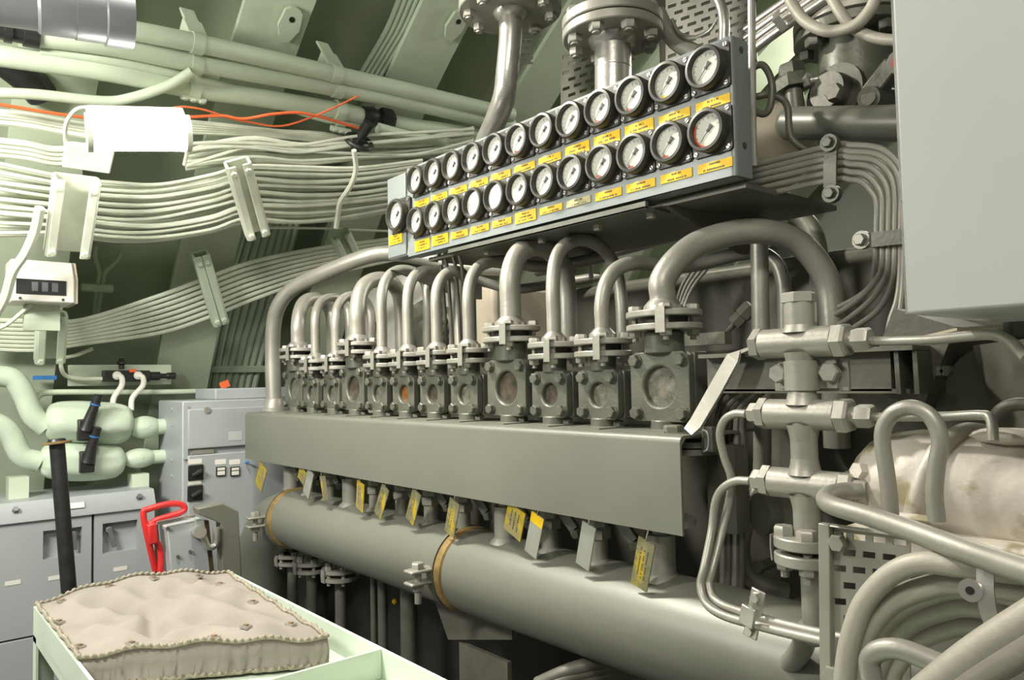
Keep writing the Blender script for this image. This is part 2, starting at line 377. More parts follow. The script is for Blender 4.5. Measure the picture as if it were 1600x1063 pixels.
for lab, pts in (('orange cable entering from the hull corner to the lamp', [(-20, 160), (40, 170), (90, 178), (150, 186)]), ('orange cable running from the lamp under the black valve', [(280, 184), (345, 181), (380, 186), (430, 178), (480, 178), (560, 200)]), ('thin orange cable arching over the lamp end', [(255, 172), (285, 167), (320, 172), (350, 182), (385, 190), (440, 197), (500, 178), (560, 150)])):
    cable(lab, hxs(pts, 4.5), .006 if 'thin' not in lab else .004, 'orange')
for j, (lab, pts) in enumerate((('thin pale wire from the plating down beside the display box, bent twice', [(150, 385), (148, 400), (155, 425), (152, 445), (145, 500)]), ('thin pale wire hooking down from the plating to the wire clip', [(190, 390), (185, 405), (165, 425), (160, 445), (150, 500)]))):
    cable(lab, hxs(pts, 5.0), .011, 'green')
tag(MB().obox(H(152, 450, 4.98), (0, .07, 0), V((0, 0, .02)), V((.01, 0, 0))).build('wire_clip', M['lag'], bevel=.01), 'rounded green clip holding two thin wires to the plating', 'clip')
# channel brackets holding the runs
def channel(lab, top, bot, w, R, m='pale', dep=.05):
    p0, p1 = H(*top, R), H(*bot, R); ax = (p1 - p0); c = (p0 + p1) / 2
    n = (V((HX, c.y, HZ)) - c).normalized(); n = (n - ax.normalized() * n.dot(ax.normalized())).normalized(); s = ax.normalized().cross(n)
    t = T('cable_bracket', lab, 'bracket', c)
    b = MB(); b.obox(c, ax / 2, s * w / 2, n * .006)
    for k in (-1, 1): b.obox(c + s * k * (w / 2) + n * dep / 2, ax / 2, s * .006, n * dep / 2); b.obox(c + s * k * (w / 2 - .015) + n * dep, ax / 2, s * .015, n * .005)
    b.build('channel', M[m], t, bevel=.004)
    for e in (.08, .92):
        for k in (-1, 1): MB().hexa(p0 + ax * e + s * k * (w / 2 - .015) + n * (dep + .005), n, .012, .012).build('bolt', M[m], t)
channel('wide white channel bracket over the thick bundle, beside the display box', (119, 273), (103, 392), .135, 4.40, 'white')
channel('slanting white channel bracket over the thick bundle, below the black valve', (368, 248), (400, 362), .085, 4.40, 'white')
channel('slanting pale bracket across the flat ribbon run', (310, 392), (342, 500), .062, 4.66)
channel('pale channel bracket on the flat ribbon run below the display box', (80, 486), (76, 560), .10, 4.62)
channel('short pale bracket behind the gauge board end of the ribbon run', (528, 362), (545, 398), .09, 4.66)
cable('thin pale rod running flat behind the slanting brackets', hxs([(410, 356), (500, 357), (620, 362)], 4.7), .006)
# display box
c = H(70, 452, 4.42); X0 = c.x
y0, y1 = P(19, 450, X=X0).y, P(117, 450, X=X0).y; z0, zm, zt = P(60, 472, X=X0).z, P(60, 433, X=X0).z, P(60, 404, X=X0).z
t = T('display_box', 'white sloped display box with a dark window under the channel bracket', 'display', (X0, (y0 + y1) / 2, z0))
b = MB(); b.prism([(X0, y0, z0), (X0, y0, zm), (X0 - .05, y0, zt), (X0 - .2, y0, zt), (X0 - .2, y0, z0)], (0, y1 - y0, 0)); b.build('case', M['cream'], t, bevel=.006)
zz = z0 + (zm - z0) * .30; MB().box((X0, y0 + .012, zz), (X0 + .004, y1 - .03, zm - .01)).build('window', M['black'], t)
for k in range(3):
    yy = y0 + (y1 - y0) * (.3 + .16 * k); MB().box((X0 + .004, yy, zz + .012), (X0 + .006, yy + .02, zm - .02)).build('digit_tube', M['duct'], t)
for yy in (y0 + .025, y1 - .04): MB().cyl((X0, yy, z0 + .012), (X0 + .004, yy, z0 + .012), .005, n=8).build('screw', M['bezel'], t)
MB().prism([(X0 - .01, y1, z0), (X0 - .01, y1, zm), (X0 - .06, y1, zt), (X0 - .2, y1, zt), (X0 - .2, y1, z0)], (0, .012, 0)).build('side_cover', M['beige'], t)
MB().box((X0 - .14, (y0 + y1) / 2 - .05, z0 - .1), (X0 - .1, (y0 + y1) / 2 + .07, z0)).build('foot', M['pale'], t)
# ================================================================== SENSOR VALVE PLATE
X0 = -3.88
t = T('sensor_valve', 'black sensor valve with two white tubes on a pale plate', 'valve', P(190, 600, X=X0))
lo, hi = P(106, 604, X=X0), P(268, 570, X=X0); MB().box((X0 - .012, lo.y, lo.z), (X0, hi.y, hi.z)).build('backing_plate', M['pale'], t, bevel=.004)
b = MB(); a, e = P(161, 588, X=X0 + .05), P(232, 588, X=X0 + .05)
b.obox((a + e) / 2, (e - a) / 2, (.03, 0, 0), (0, 0, .026)); b.lathe(e, (0, 1, 0), [(0, .02), (.05, .02), (.052, .012), (.08, .012), (.082, .016), (.12, .016)], 12)
k = P(190, 577, X=X0 + .05); b.lathe(k, (0, 0, 1), [(0, .012), (.02, .012), (.022, .02), (.035, .02), (.037, .01), (.05, .014)], 12); b.build('valve_body', M['black'], t, bevel=.004)
MB().box(P(202, 582, X=X0 + .082), P(213, 577, X=X0 + .086)).build('orange_label', M['orange'], t)
for s, e in ((183, 176), (216, 205)):
    pts = [P(s, 587, X=X0 + .09), P(s + 7, 590, X=X0 + .1), P(s + 7, 603, X=X0 + .1), P(e + 2, 622, X=X0 + .1), P(e, 642, X=X0 + .12)]
    b = MB(); b.tube(spline(pts), .012, 10); b.ell(pts[0], (.012, 0, 0), (0, .02, 0), (0, 0, .02), 12, 8); b.build('tube', M['cream'], t)
tag(MB().box(P(51, 594, X=-3.95), P(89, 587, X=-3.94)).build('name_strip', M['blue']), 'small blue name strip on the green frame', 'sign')
pipe('wall_pipe', 'thin pale pipe running behind the lagged valves to the tall cabinet', 'pipe', [P(*q, X=-3.86) for q in ((50, 640), (58, 622), (75, 614), (150, 613), (250, 613), (340, 611))], .013, 'pale')
# ================================================================== LAGGED VALVES
X0 = -3.72
def lagged(lab, plab, body, bulb, pp, hub, tip, foot):
    t = T('lagged_valve', lab, 'valve', P(*body[0], X=X0))
    c, e = P(*body[0], X=X0), P(*body[1], X=X0); h = abs(P(body[0][0], body[0][1] + body[2], X=X0).z - c.z)
    ax = e - c; b = MB(); n = 12
    prof = [(0, .45), (.05, .85), (.16, 1.04), (.4, 1.12), (.6, 1.1), (.8, 1.04), (.94, .9), (1, .5)]
    b.lathe(c - ax, ax, [(2 * ax.length * q, h * r) for q, r in prof], 20)
    for v in b.v: v += V((rnd(-.009, .009), rnd(-.006, .006), rnd(-.010, .010)))
    b.build('lagging', M['lag'], t, sub=2, ang=180)
    g = P(*bulb, X=X0); MB().ell(g, (.05, 0, 0), (0, .075, 0), (0, 0, h * .62), 16, 10, .03).build('end_lagging', M['lag'], t, sub=1, ang=180)
    MB().cyl(g, g + V((0, .13, 0)), h * .42).build('end_pipe', M['lag'], t)
    hb, tp = P(*hub, X=X0 + h + .02), P(*tip, X=X0 + h + .05)
    b = MB(); b.box(hb - V((.03, .03, .045)), hb + V((.012, .025, .045))); b.build('valve_hub', M['black'], t, bevel=.006)
    b = MB(); dv = (tp - hb); b.tube([hb, hb + dv * .1, hb + dv * .7, tp], [.03, .026, .018, .018], 12); b.build('lever', M['black'], t)
    MB().cyl(hb + dv * .72, hb + dv * .76, .0215, n=12).build('tape_ring', M['blue'], t)
    f = P(*foot, X=X0); MB().box((X0 - .05, f.y - .035, 1.14), (X0 + .03, f.y + .035, f.z)).build('foot', M['pale'], t)
    pipe('lagged_pipe', plab, 'pipe', [P(*q, X=X0) for q in pp], .043, 'lag', 16)
lagged('upper pale lagged valve with black lever', 'lagged pipe bending down into the upper lagged valve', ((140, 661), (207, 663), 31), (226, 668), [(-30, 588), (0, 588), (22, 594), (38, 618), (52, 650), (72, 668)], (134, 672), (154, 618), (217, 740))
lagged('lower pale lagged valve with black lever, over the low cabinets', 'lagged pipe bending down into the lower lagged valve', ((130, 721), (195, 722), 27), (218, 716), [(-30, 655), (0, 665), (18, 682), (34, 712), (62, 722)], (137, 722), (152, 668), (28, 745))
# ================================================================== CABINETS
Xc = -3.45
f0 = P(285, 627, X=Xc); ya, zt = f0.y, f0.z; yb = ya + .62; yl = P(245, 622, X=Xc - .36).y
t = T('switch_cabinet', 'tall grey switch cabinet with two black rotary switches', 'cabinet', (Xc - .18, (ya + yb) / 2, 0))
b = MB(); b.box((Xc - .36, ya, 0.02), (Xc, yb, zt)); b.build('body', M['cabinet'], t, bevel=.006)
def onc(x, y): return P(x, y, X=Xc)
d1a, d1b = onc(292, 702), onc(440, 634)
b = MB().box((Xc, d1a.y, d1a.z), (Xc + .02, yb - .02, d1b.z)); up = b.build('upper_door', M['cabinet'], t, bevel=.004)
k = onc(321, 641); b = MB().cyl((Xc + .02, k.y, k.z), (Xc + .026, k.y, k.z), .014, n=14); b.build('lock', M['bright'], up)
k = onc(365, 681); MB().box((Xc + .02, k.y - .03, k.z - .02), (Xc + .0215, k.y + .03, k.z + .02)).build('notice', M['wallbox'], up)
d2 = onc(292, 712); lowd = MB().box((Xc, d2.y, .5), (Xc + .02, yb - .02, d2.z)).build('lower_door', M['cabinet'], t, bevel=.004)
hh = onc(316, 705); MB().box((Xc, hh.y - .045, hh.z - .012), (Xc + .015, hh.y + .045, hh.z + .006)).build('latch_strip', M['bright'], t)
for (x, y) in ((303, 738), (302, 770)):
    k = onc(x, y); s = MB().box((Xc + .02, k.y - .032, k.z - .033), (Xc + .028, k.y + .032, k.z + .033)).build('rotary_switch', M['black'], lowd, bevel=.003)
    b = MB().obox((Xc + .04, k.y, k.z), (.012, 0, 0), V((0, .02, .01)), V((0, -.003, .006))).build('switch_knob', M['bezel'], t, bevel=.003)
    MB().box((Xc + .02, k.y - .027, k.z + .037), (Xc + .0215, k.y + .027, k.z + .058)).build('name_strip', M['cream'], lowd)
for x in (342, 364):
    k = onc(x, 736); b = MB().box((Xc + .02, k.y - .02, k.z - .02), (Xc + .028, k.y + .02, k.z + .02)); b.mi = 1
    b.box((Xc + .028, k.y - .016, k.z + .005), (Xc + .03, k.y + .016, k.z + .016)); b.box((Xc + .028, k.y - .016, k.z - .016), (Xc + .03, k.y + .016, k.z + .001))
    b.build('indicator', [M['black'], M['cream']], lowd)
    MB().box((Xc + .02, k.y - .024, k.z + .03), (Xc + .0215, k.y + .024, k.z + .052)).build('name_strip', M['cream'], lowd)
for y in (640, 665, 720, 745):
    k = P(262, y, X=Xc - .15); MB().cyl((Xc - .15, ya, k.z), (Xc - .15, ya - .004, k.z), .007, n=10).build('rivet', M['cabinet'], t)
MB().box((Xc + .001, ya + .004, zt - .25), (Xc + .012, ya + .02, zt - .02)).build('hinge', M['cabinet'], t)
q = onc(330, 617); tag(MB().box((Xc - .34, ya + .16, zt), (Xc - .06, yb, zt + .05)).build('cable_box', M['cabinet'], bevel=.005), 'flat grey box lying on top of the tall switch cabinet', 'box')
tag(MB().obox(P(351, 601, X=Xc - .2) , (.003, 0, 0), (0, .02, .008), (0, -.006, .015)).build('warning_tag', M['orange']), 'small orange tag by the upright cables above the cabinet', 'tag')
# low cabinets
Xl = -3.55
zt = P(240, 776, X=Xl).z
def low(lab, xa, xb, rec, tags):
    ya, yb = P(xa, 850, X=Xl).y, P(xb, 850, X=Xl).y; zb = P(100, 985, X=Xl).z
    t = T('low_cabinet', lab, 'cabinet', (Xl - .2, (ya + yb) / 2, 0))
    MB().box((Xl - .38, ya, .02), (Xl - .045, yb, zt)).build('body', M['cabinet'], t)
    r0, r1 = P(rec[0], rec[3], X=Xl), P(rec[1], rec[2], X=Xl); b = MB(); e = .004; ztd = zt - .045
    b.box((Xl - .04, ya + e, zb + e), (Xl, r0.y, ztd)); b.box((Xl - .04, r1.y, zb + e), (Xl, yb - e, ztd))
    b.box((Xl - .04, r0.y, zb + e), (Xl, r1.y, r0.z)); b.box((Xl - .04, r0.y, r1.z), (Xl, r1.y, ztd)); b.box((Xl - .045, r0.y, r0.z), (Xl - .036, r1.y, r1.z))
    dr = b.build('door', M['cabinet'], t)
    h = (r0 + r1) / 2; hy = r0.y + (r1.y - r0.y) * (.8 if xa < 0 else .2)
    b = MB(); b.cyl((Xl - .036, hy, r1.z - .03), (Xl - .006, hy, r1.z - .03), .014); b.bar((Xl - .01, hy, r1.z - .02), (Xl - .01, hy + (.004 if xa < 0 else .02), r0.z + .02), (0, 1, 0), .018, .01); b.build('handle', M['duct'], dr, bevel=.002)
    MB().box((Xl - .04, ya + e, .1), (Xl, yb - e, zb - e)).build('drawer', M['cabinet'], t, bevel=.003)
    for (x, y) in tags:
        k = P(x, y, X=Xl); MB().box((Xl, k.y - .026, k.z - .008), (Xl + .002, k.y + .026, k.z + .008)).build('name_strip', M['cream'], dr)
low('low grey cabinet with a recessed handle, behind the black post', -40, 144.5, (67, 128, 823, 875), ((20, 911), (87, 903)))
low('low grey cabinet with a recessed handle, beside the red handled lantern', 145.5, 243, (160, 215, 812, 866), ((188, 889),))
ya, yb = P(-40, 800, X=Xl).y, P(243, 800, X=Xl).y
t = T('cabinet_top', 'grey metal top plate lying across both low cabinets', 'top', (Xl - .2, (ya + yb) / 2, zt))
MB().prism([(Xl + .012, ya, zt - .045), (Xl + .012, ya, zt - .04), (Xl - .03, ya, zt + .03), (Xl - .39, ya, zt + .03), (Xl - .39, ya, zt), (Xl - .04, ya, zt)], (0, yb - ya, 0)).build('plate', M['cabinet'], t)
for x in (25, 218):
    k = P(x, 786, X=Xl); MB().hexa((Xl - .012, k.y, zt + .0), (1, 0, .6), .012, .02).build('bolt', M['duct'], t)
k = P(117, 783, X=Xl); MB().obox((Xl - .003, k.y, zt - .004), (0, .035, 0), V((-.042, 0, .07)).normalized() * .012, V((.07, 0, .042)).normalized() * .002).build('name_strip', M['cream'], t)
# black post
a, e = P(89, 692, X=-3.0), P(114, 1000, X=-2.95); dv = (a - e).normalized()
t = T('lever_post', 'black tubular post with a copper collar before the low cabinets', 'post', (e.x, e.y, 0))
e2 = e - dv * (e.z / dv.z); MB().cyl(e2, a, .024, n=20).build('tube', M['black'], t)
b = MB(); b.lathe(a - dv * .006, dv, [(0, .03), (.002, .046), (.008, .046), (.010, .03)], 22); b.build('collar', M['gasket'], t)
MB().lathe(a, dv, [(0, .03), (.012, .026), (.014, .016), (.006, .014)], 18).build('cap', M['black'], t)
# lantern
Xr = -3.0
t = T('battle_lantern', 'grey portable lantern with a bright red carrying handle', 'lantern', P(275, 900, X=Xr))
def ln(x, y, dx=0): return P(x, y, X=Xr + dx)
b = MB(); b.prism([ln(246, 817), ln(303, 805), ln(314, 905), ln(254, 905)], (.12, 0, 0)); b.build('case', M['cabinet'], t, bevel=.004)
b = MB(); b.prism([ln(244, 820, .118), ln(303, 808, .118), ln(303, 804, .12), ln(244, 815, .12)], (.012, 0, 0)); b.build('lid', M['bright'], t)
for x, y in ((262, 826), (278, 870), (297, 862)): MB().cyl(ln(x, y, .12), ln(x, y, .126), .006, n=8).build('screw', M['bezel'], t)
b = MB(); b.tube(spline([ln(243, 892, .05), ln(232, 845, .06), ln(224, 803, .06), ln(232, 796, .06), ln(262, 788, .06), ln(284, 789, .06), ln(285, 800, .06), ln(240, 815, .06), ln(236, 830, .06), ln(250, 860, .06), ln(251, 895, .06)]), .011, 10); b.build('handle', M['red'], t)
b = MB(); b.bar(ln(236, 818, .08), ln(240, 850, .08), (0, 1, 0), .03, .03); b.build('lamp_head', M['red'], t, bevel=.006)
t = T('metal_post', 'pale grey boxed post with a hooked latch beside the lantern', 'post', P(340, 900, X=-2.9))
b = MB(); b.prism([P(300, 792, X=-2.9), P(340, 784, X=-2.9), P(364, 797, X=-2.9), P(369, 905, X=-2.9), P(340, 905, X=-2.9), P(337, 815, X=-2.9), P(303, 802, X=-2.9)], (.06, 0, 0)); b.build('frame', M['cover'], t, bevel=.004)
b = MB(); b.tube(spline([P(309, 827, X=-2.85), P(318, 840, X=-2.84), P(326, 855, X=-2.84), P(337, 850, X=-2.84), P(338, 825, X=-2.84)]), .012, 10); b.cyl(P(307, 830, X=-2.88), P(313, 832, X=-2.82), .022); b.build('hook_latch', M['bright'], t)
b = MB(); b.prism([P(310, 812, X=-2.93), P(322, 812, X=-2.93), P(332, 905, X=-2.93), P(314, 905, X=-2.93)], (.03, 0, 0)); b.build('brown_strip', M['wood'], t)
# ================================================================== WORK TRAY AND PAD
ZT = P(360, 893, Y=.9).z
y0, y1 = P(55, 951, Z=ZT).y, .9; x0 = P(360, 893, Y=.9).x; xd = P(598, 981, Y=.9).x; x1 = -.3
zb = ZT - .065
t = T('work_tray', 'mint green metal bench tray with raised rims and a divider', 'tray', ((x0 + x1) / 2, (y0 + y1) / 2, 0))
MB().box((x0, y0, zb - .012), (x1, y1, zb)).build('tray_floor', M['tray'], t)
e = .008
for nm, lo, hi in (('rim', (x0, y1 - e, zb - .03), (x1, y1, ZT)), ('rim', (x0, y0, zb - .03), (x1, y0 + e, ZT)), ('rim', (x0, y0, zb - .03), (x0 + e, y1, ZT)), ('divider', (xd, y0 + e, zb), (xd + e, y1 - e, ZT))):
    MB().box(lo, hi).build(nm, M['tray'], t, bevel=.002)
for (x, y) in ((x0, y0), (x0, y1 - .05), (x1 - .05, y0), (x1 - .05, y1 - .05)):
    b = MB(); b.box((x, y, 0), (x + .05, y + .006, zb - .012)); b.box((x, y, 0), (x + .006, y + .05, zb - .012)); b.build('leg', M['tray'], t)
# pad: creased canvas insulation lying in the far compartment
nx, ny = 64, 44
zp = ZT + .006
CA, CB, CC, CD = P(57, 946, Z=zp), P(356, 897, Z=zp), P(512, 997, Z=zp), P(124, 1029, Z=zp)
def padp(u, v):
    "u along the far edge, v towards the walkway"
    p = CA.lerp(CB, u).lerp(CD.lerp(CC, u), v); m = min(u, 1 - u, v, 1 - v)
    k = min(1, m / .16); k = k * k * (3 - 2 * k)
    far = .035 * math.sin(math.pi * u) * (1 - v) ** 3
    near = .012 * math.sin(math.pi * min(1, u * 1.15)) * v ** 4 + .004 * math.sin(23 * u + 3) * abs(2 * v - 1) ** 3 + .003 * math.sin(37 * v) * abs(2 * u - 1) ** 3
    h = .014 * math.sin(8 * u + 5 * v) * math.sin(6 * v - 2.5 * u + .6) - .016 * abs(math.sin(9 * u - 8 * v + 1)) ** .6 - .010 * abs(math.sin(5 * u + 13 * v)) ** .7 + .003 * math.sin(31 * u + 17 * v) + .016
    crease = -.026 * math.exp(-((u - .42 + .25 * (v - .5)) ** 2 / .002)) * math.exp(-((v - .55) ** 2 / .07)) - .02 * math.exp(-((v - .60 - .22 * u) ** 2 / .002)) * math.exp(-((u - .3) ** 2 / .06)) - .018 * math.exp(-((v - .38 + .3 * u) ** 2 / .0016)) * math.exp(-((u - .72) ** 2 / .05))
    return p + V((0, 0, far + near + (h + crease + .008) * k))
vs = []; fs = []
for i in range(nx + 1):
    for j in range(ny + 1): vs.append(padp(i / nx, j / ny))
for i in range(nx):
    for j in range(ny):
        a = i * (ny + 1) + j; fs.append((a, a + 1, a + ny + 2, a + ny + 1))
edge = [(0, j) for j in range(ny)] + [(i, ny) for i in range(nx)] + [(nx, j) for j in range(ny, 0, -1)] + [(i, 0) for i in range(nx, 0, -1)]
ctr = (CA + CB + CC + CD) / 4; n0 = len(vs); ne = len(edge)
for lev, (f, z) in enumerate(((1.012, .55), (1.0, .02))):
    for k, (i, j) in enumerate(edge):
        p = vs[i * (ny + 1) + j]; d_ = p - ctr; q = ctr + d_ * f; q.z = zb + (p.z - zb) * z + .003
        q += V((rnd(-.003, .003), rnd(-.003, .003), 0)); q.x = max(x0 + .012, min(xd - .006, q.x)); q.y = max(y0 + .012, min(y1 - .012, q.y)); vs.append(q)
for k, (i, j) in enumerate(edge):
    i2, j2 = edge[(k + 1) % ne]; k2 = (k + 1) % ne
    fs.append((i * (ny + 1) + j, n0 + k, n0 + k2, i2 * (ny + 1) + j2)); fs.append((n0 + k, n0 + ne + k, n0 + ne + k2, n0 + k2))
fs.append(tuple(n0 + ne + k for k in range(ne)))
t = T('canvas_pad', 'creased grey canvas insulation pad lying in the mint green tray', 'pad', (ctr.x, ctr.y, zb))
MB().add(vs, [tuple(reversed(f)) for f in fs]).build('cover', M['canvas'], t, ang=180)
def rope(pts):
    L = []
    for a, b_ in zip(pts, pts[1:]):
        n_ = max(2, int((b_ - a).length / .006))
        for s_ in range(n_): L.append(a.lerp(b_, s_ / n_))
    L.append(pts[-1])
    return MB().tube([p + V((0, 0, .0015 * math.sin(i * 1.6))) for i, p in enumerate(L)], [.0050 + .0015 * math.sin(i * 1.6) for i in range(len(L))], 7)
tp = [vs[i * (ny + 1) + j] + V((0, 0, .003)) for (i, j) in edge]
rope(tp + [tp[0]]).build('rope_edge', M['cord'], t)
lo_ = [vs[n0 + ne + k] + V((0, -.004, .006)) for k in range(ny, ny + nx)]
rope(lo_).build('rope_edge', M['cord'], t)
for (u, v) in ((.10, .10), (.34, .06), (.56, .07), (.80, .07), (.90, .13), (.03, .42), (.16, .62), (.03, .86), (.22, .93), (.70, .90), (.92, .48), (.92, .85), (.55, .94)):
    p = padp(u, v) + V((0, 0, .003))
    b = MB(); b.obox(p, (.013, .004, 0), (-.003, .008, 0), (0, 0, .003)); b.mi = 1; b.obox(p + V((0, 0, .003)), (.006, .002, 0), (-.002, .004, 0), (0, 0, .0025)); b.build('lacing_hook', [M['bright'], M['wood']], t)
# ================================================================== VALVE ROW
VY = 1.36
ZTOP = P(800, 667.5, Y=1.25).z                # top of the long cover
XV = [P(x, 540, Y=1.383).x for x in (1038, 942, 866, 799, 733, 683, 638, 597, 559, 525, 493, 466)]
BIG = (0, 3, 8, 11)
def make_valve(big, lab):
    x = 0; w, h = (.168, .158) if big else (.134, .122); zb_ = 1.497; zt = zb_ + h; zc = (zb_ + zt) / 2
    R = .046 if big else .029; ay = VY + .023
    t = T('sight_glass_valve', lab, 'valve', (0, ay, ZTOP), 'sight glass valves along the cover')
    b = MB(); c = .014; hw = w / 2
    oct_ = [(-hw + c, zb_), (hw - c, zb_), (hw, zb_ + c), (hw, zt - c), (hw - c, zt), (-hw + c, zt), (-hw, zt - c), (-hw, zb_ + c)]
    # front plate with a round opening
    n = 40; vs = []; fs = []
    def sq(a):
        ca, sa = math.cos(a), math.sin(a); k = min(hw / max(abs(ca), 1e-6), (h / 2) / max(abs(sa), 1e-6)); q = k * .995
        x_, z_ = ca * q, sa * q
        if abs(x_) > hw - c and abs(z_) > h / 2 - c:
            s = (abs(x_) - (hw - c)) + (abs(z_) - (h / 2 - c))
            if s > c: f = (hw - c + h / 2 - c + c) / (abs(x_) + abs(z_)); x_, z_ = x_ * f, z_ * f
        return x_, z_
    fy = VY; by = VY + .020
    for i in range(n):
        a = 2 * math.pi * (i + .5) / n; X_, Z_ = sq(a); ca, sa = math.cos(a), math.sin(a)
        vs += [(x + X_, fy, zc + Z_), (x + ca * (R + .004), fy, zc + sa * (R + .004)), (x + ca * R, fy + .004, zc + sa * R), (x + ca * R, by, zc + sa * R), (x + X_, by, zc + Z_)]
    for i in range(n):
        a, d = i * 5, ((i + 1) % n) * 5
        for k in range(5): fs.append((a + k, d + k, d + (k + 1) % 5, a + (k + 1) % 5))
    MB().add(vs, [tuple(reversed(f)) for f in fs]).build('cover_plate', M['valve'], t, bevel=.0015)
    MB().cyl((x, by - .006, zc), (x, by, zc), R * 1.02, n=28).build('sight_glass', M['glassdirt' if big else 'glassbrown'], t)
    b = MB(); b.box((x - hw * .97, by + .004, zb_ + .002), (x + hw * .97, by + .05, zt - .002))
    b.lathe((x, by + .05, zc), (0, 1, 0), [(0, hw * .92), (.03, hw * .88), (.09, hw * .6), (.22, hw * .5)], 24)
    b.cyl((x, ay, zt - .004), (x, ay, zt + (.045 if big else .04)), .045 if big else .032, n=20)
    b.cyl((x, ay, ZTOP), (x, ay, zb_ + .004), .035, n=16); b.build('body', M['valve'], t, bevel=.003)
    for sx in (-1, 1):
        for sz in (-1, 1):
            p = (x + sx * (hw - .019), VY, zc + sz * (h / 2 - .019))
            q = MB(); q.cyl(p, V(p) - V((0, .003, 0)), .0165, n=14); q.hexa(V(p) - V((0, .003, 0)), (0, -1, 0), .0145, .012, rnd(0, 1)); q.build('cover_bolt', M['valve'], t)
        MB().hexa((x + sx * .035, VY + .03, ZTOP + .001), (0, 0, 1), .015, .016).build('foot_bolt', M['valve'], t)
    zf = 1.725 if big else 1.672; fr = .092 if big else .078; th = .014
    for z in (zf - .022, zf + .008):
        q = MB(); prof = [(0, fr - .002), (.002, fr), (th - .002, fr), (th, fr - .002)]
        q.lathe((x, ay, z), (0, 0, 1), prof, 30)
        for v in q.v: v.y = ay + (v.y - ay) * .82
        q.build('flange', M['silver'], t)
    MB().cyl((x, ay, zf - .008), (x, ay, zf + .008), fr * .6, n=20).build('gasket', M['gap'], t)
    for a in (.6, 2.2, 3.75, 5.35):
        p = V((x + math.cos(a) * fr * .76, ay + math.sin(a) * fr * .6, zf))
        q = MB(); q.hexa(p + V((0, 0, .022)), (0, 0, 1), .015, .014, .3); q.hexa(p - V((0, 0, .022)), (0, 0, -1), .015, .014, .5); q.cyl(p - V((0, 0, .045)), p + V((0, 0, .022)), .007, n=8); q.build('flange_bolt', M['silver'], t)
    k = .046 if big else .036
    s = [V((x + k, ay - fr * .82 * math.sqrt(1 - (k / fr) ** 2) - .004, z)) for i, z in enumerate((zf + .026, zf + .004, zf - .012, zf - .03))]
    s = [s[0] + V((0, .03, .0))] + s
    MB().strip(s, (1, 0, 0), .026 if big else .022, .003).build('earth_strap', M['silver'], t)
    rp = .030 if big else .0188
    MB().lathe((x, ay, zf + .02), (0, 0, 1), [(0, rp + .016), (.014, rp + .015), (.026, rp + .004), (.03, rp)], 20).build('weld_collar', M['bright'], t)
    return t, zf + .03, ay
FIT = 'the pipe cross'
vl = []
pb = ps = None
for i, x in enumerate(XV):
    big = i in BIG
    lab = '%s grey green sight glass valve, %s from %s' % ('large' if big else 'small', ORD[i], FIT)
    if big and pb is None: pb = make_valve(True, lab); r = pb[0]; r.location.x = x
    elif not big and ps is None: ps = make_valve(False, lab); r = ps[0]; r.location.x = x
    else: r = again((pb if big else ps)[0], ((x, (pb if big else ps)[2], ZTOP)), lab)
AY = pb[2]
allv = sorted((o for o in C.objects if o.name.startswith('sight_glass_valve')), key=lambda o: -o.location.x)
for i, o in enumerate(allv):
    for ch in o.children:
        if ch.name.startswith('sight_glass') and 'valve' not in ch.name:
            ch.material_slots[0].link = 'OBJECT'; ch.material_slots[0].material = M['glassbrown' if i in (2, 3, 5, 8) else 'glassamber' if i == 6 else 'glassdirt']
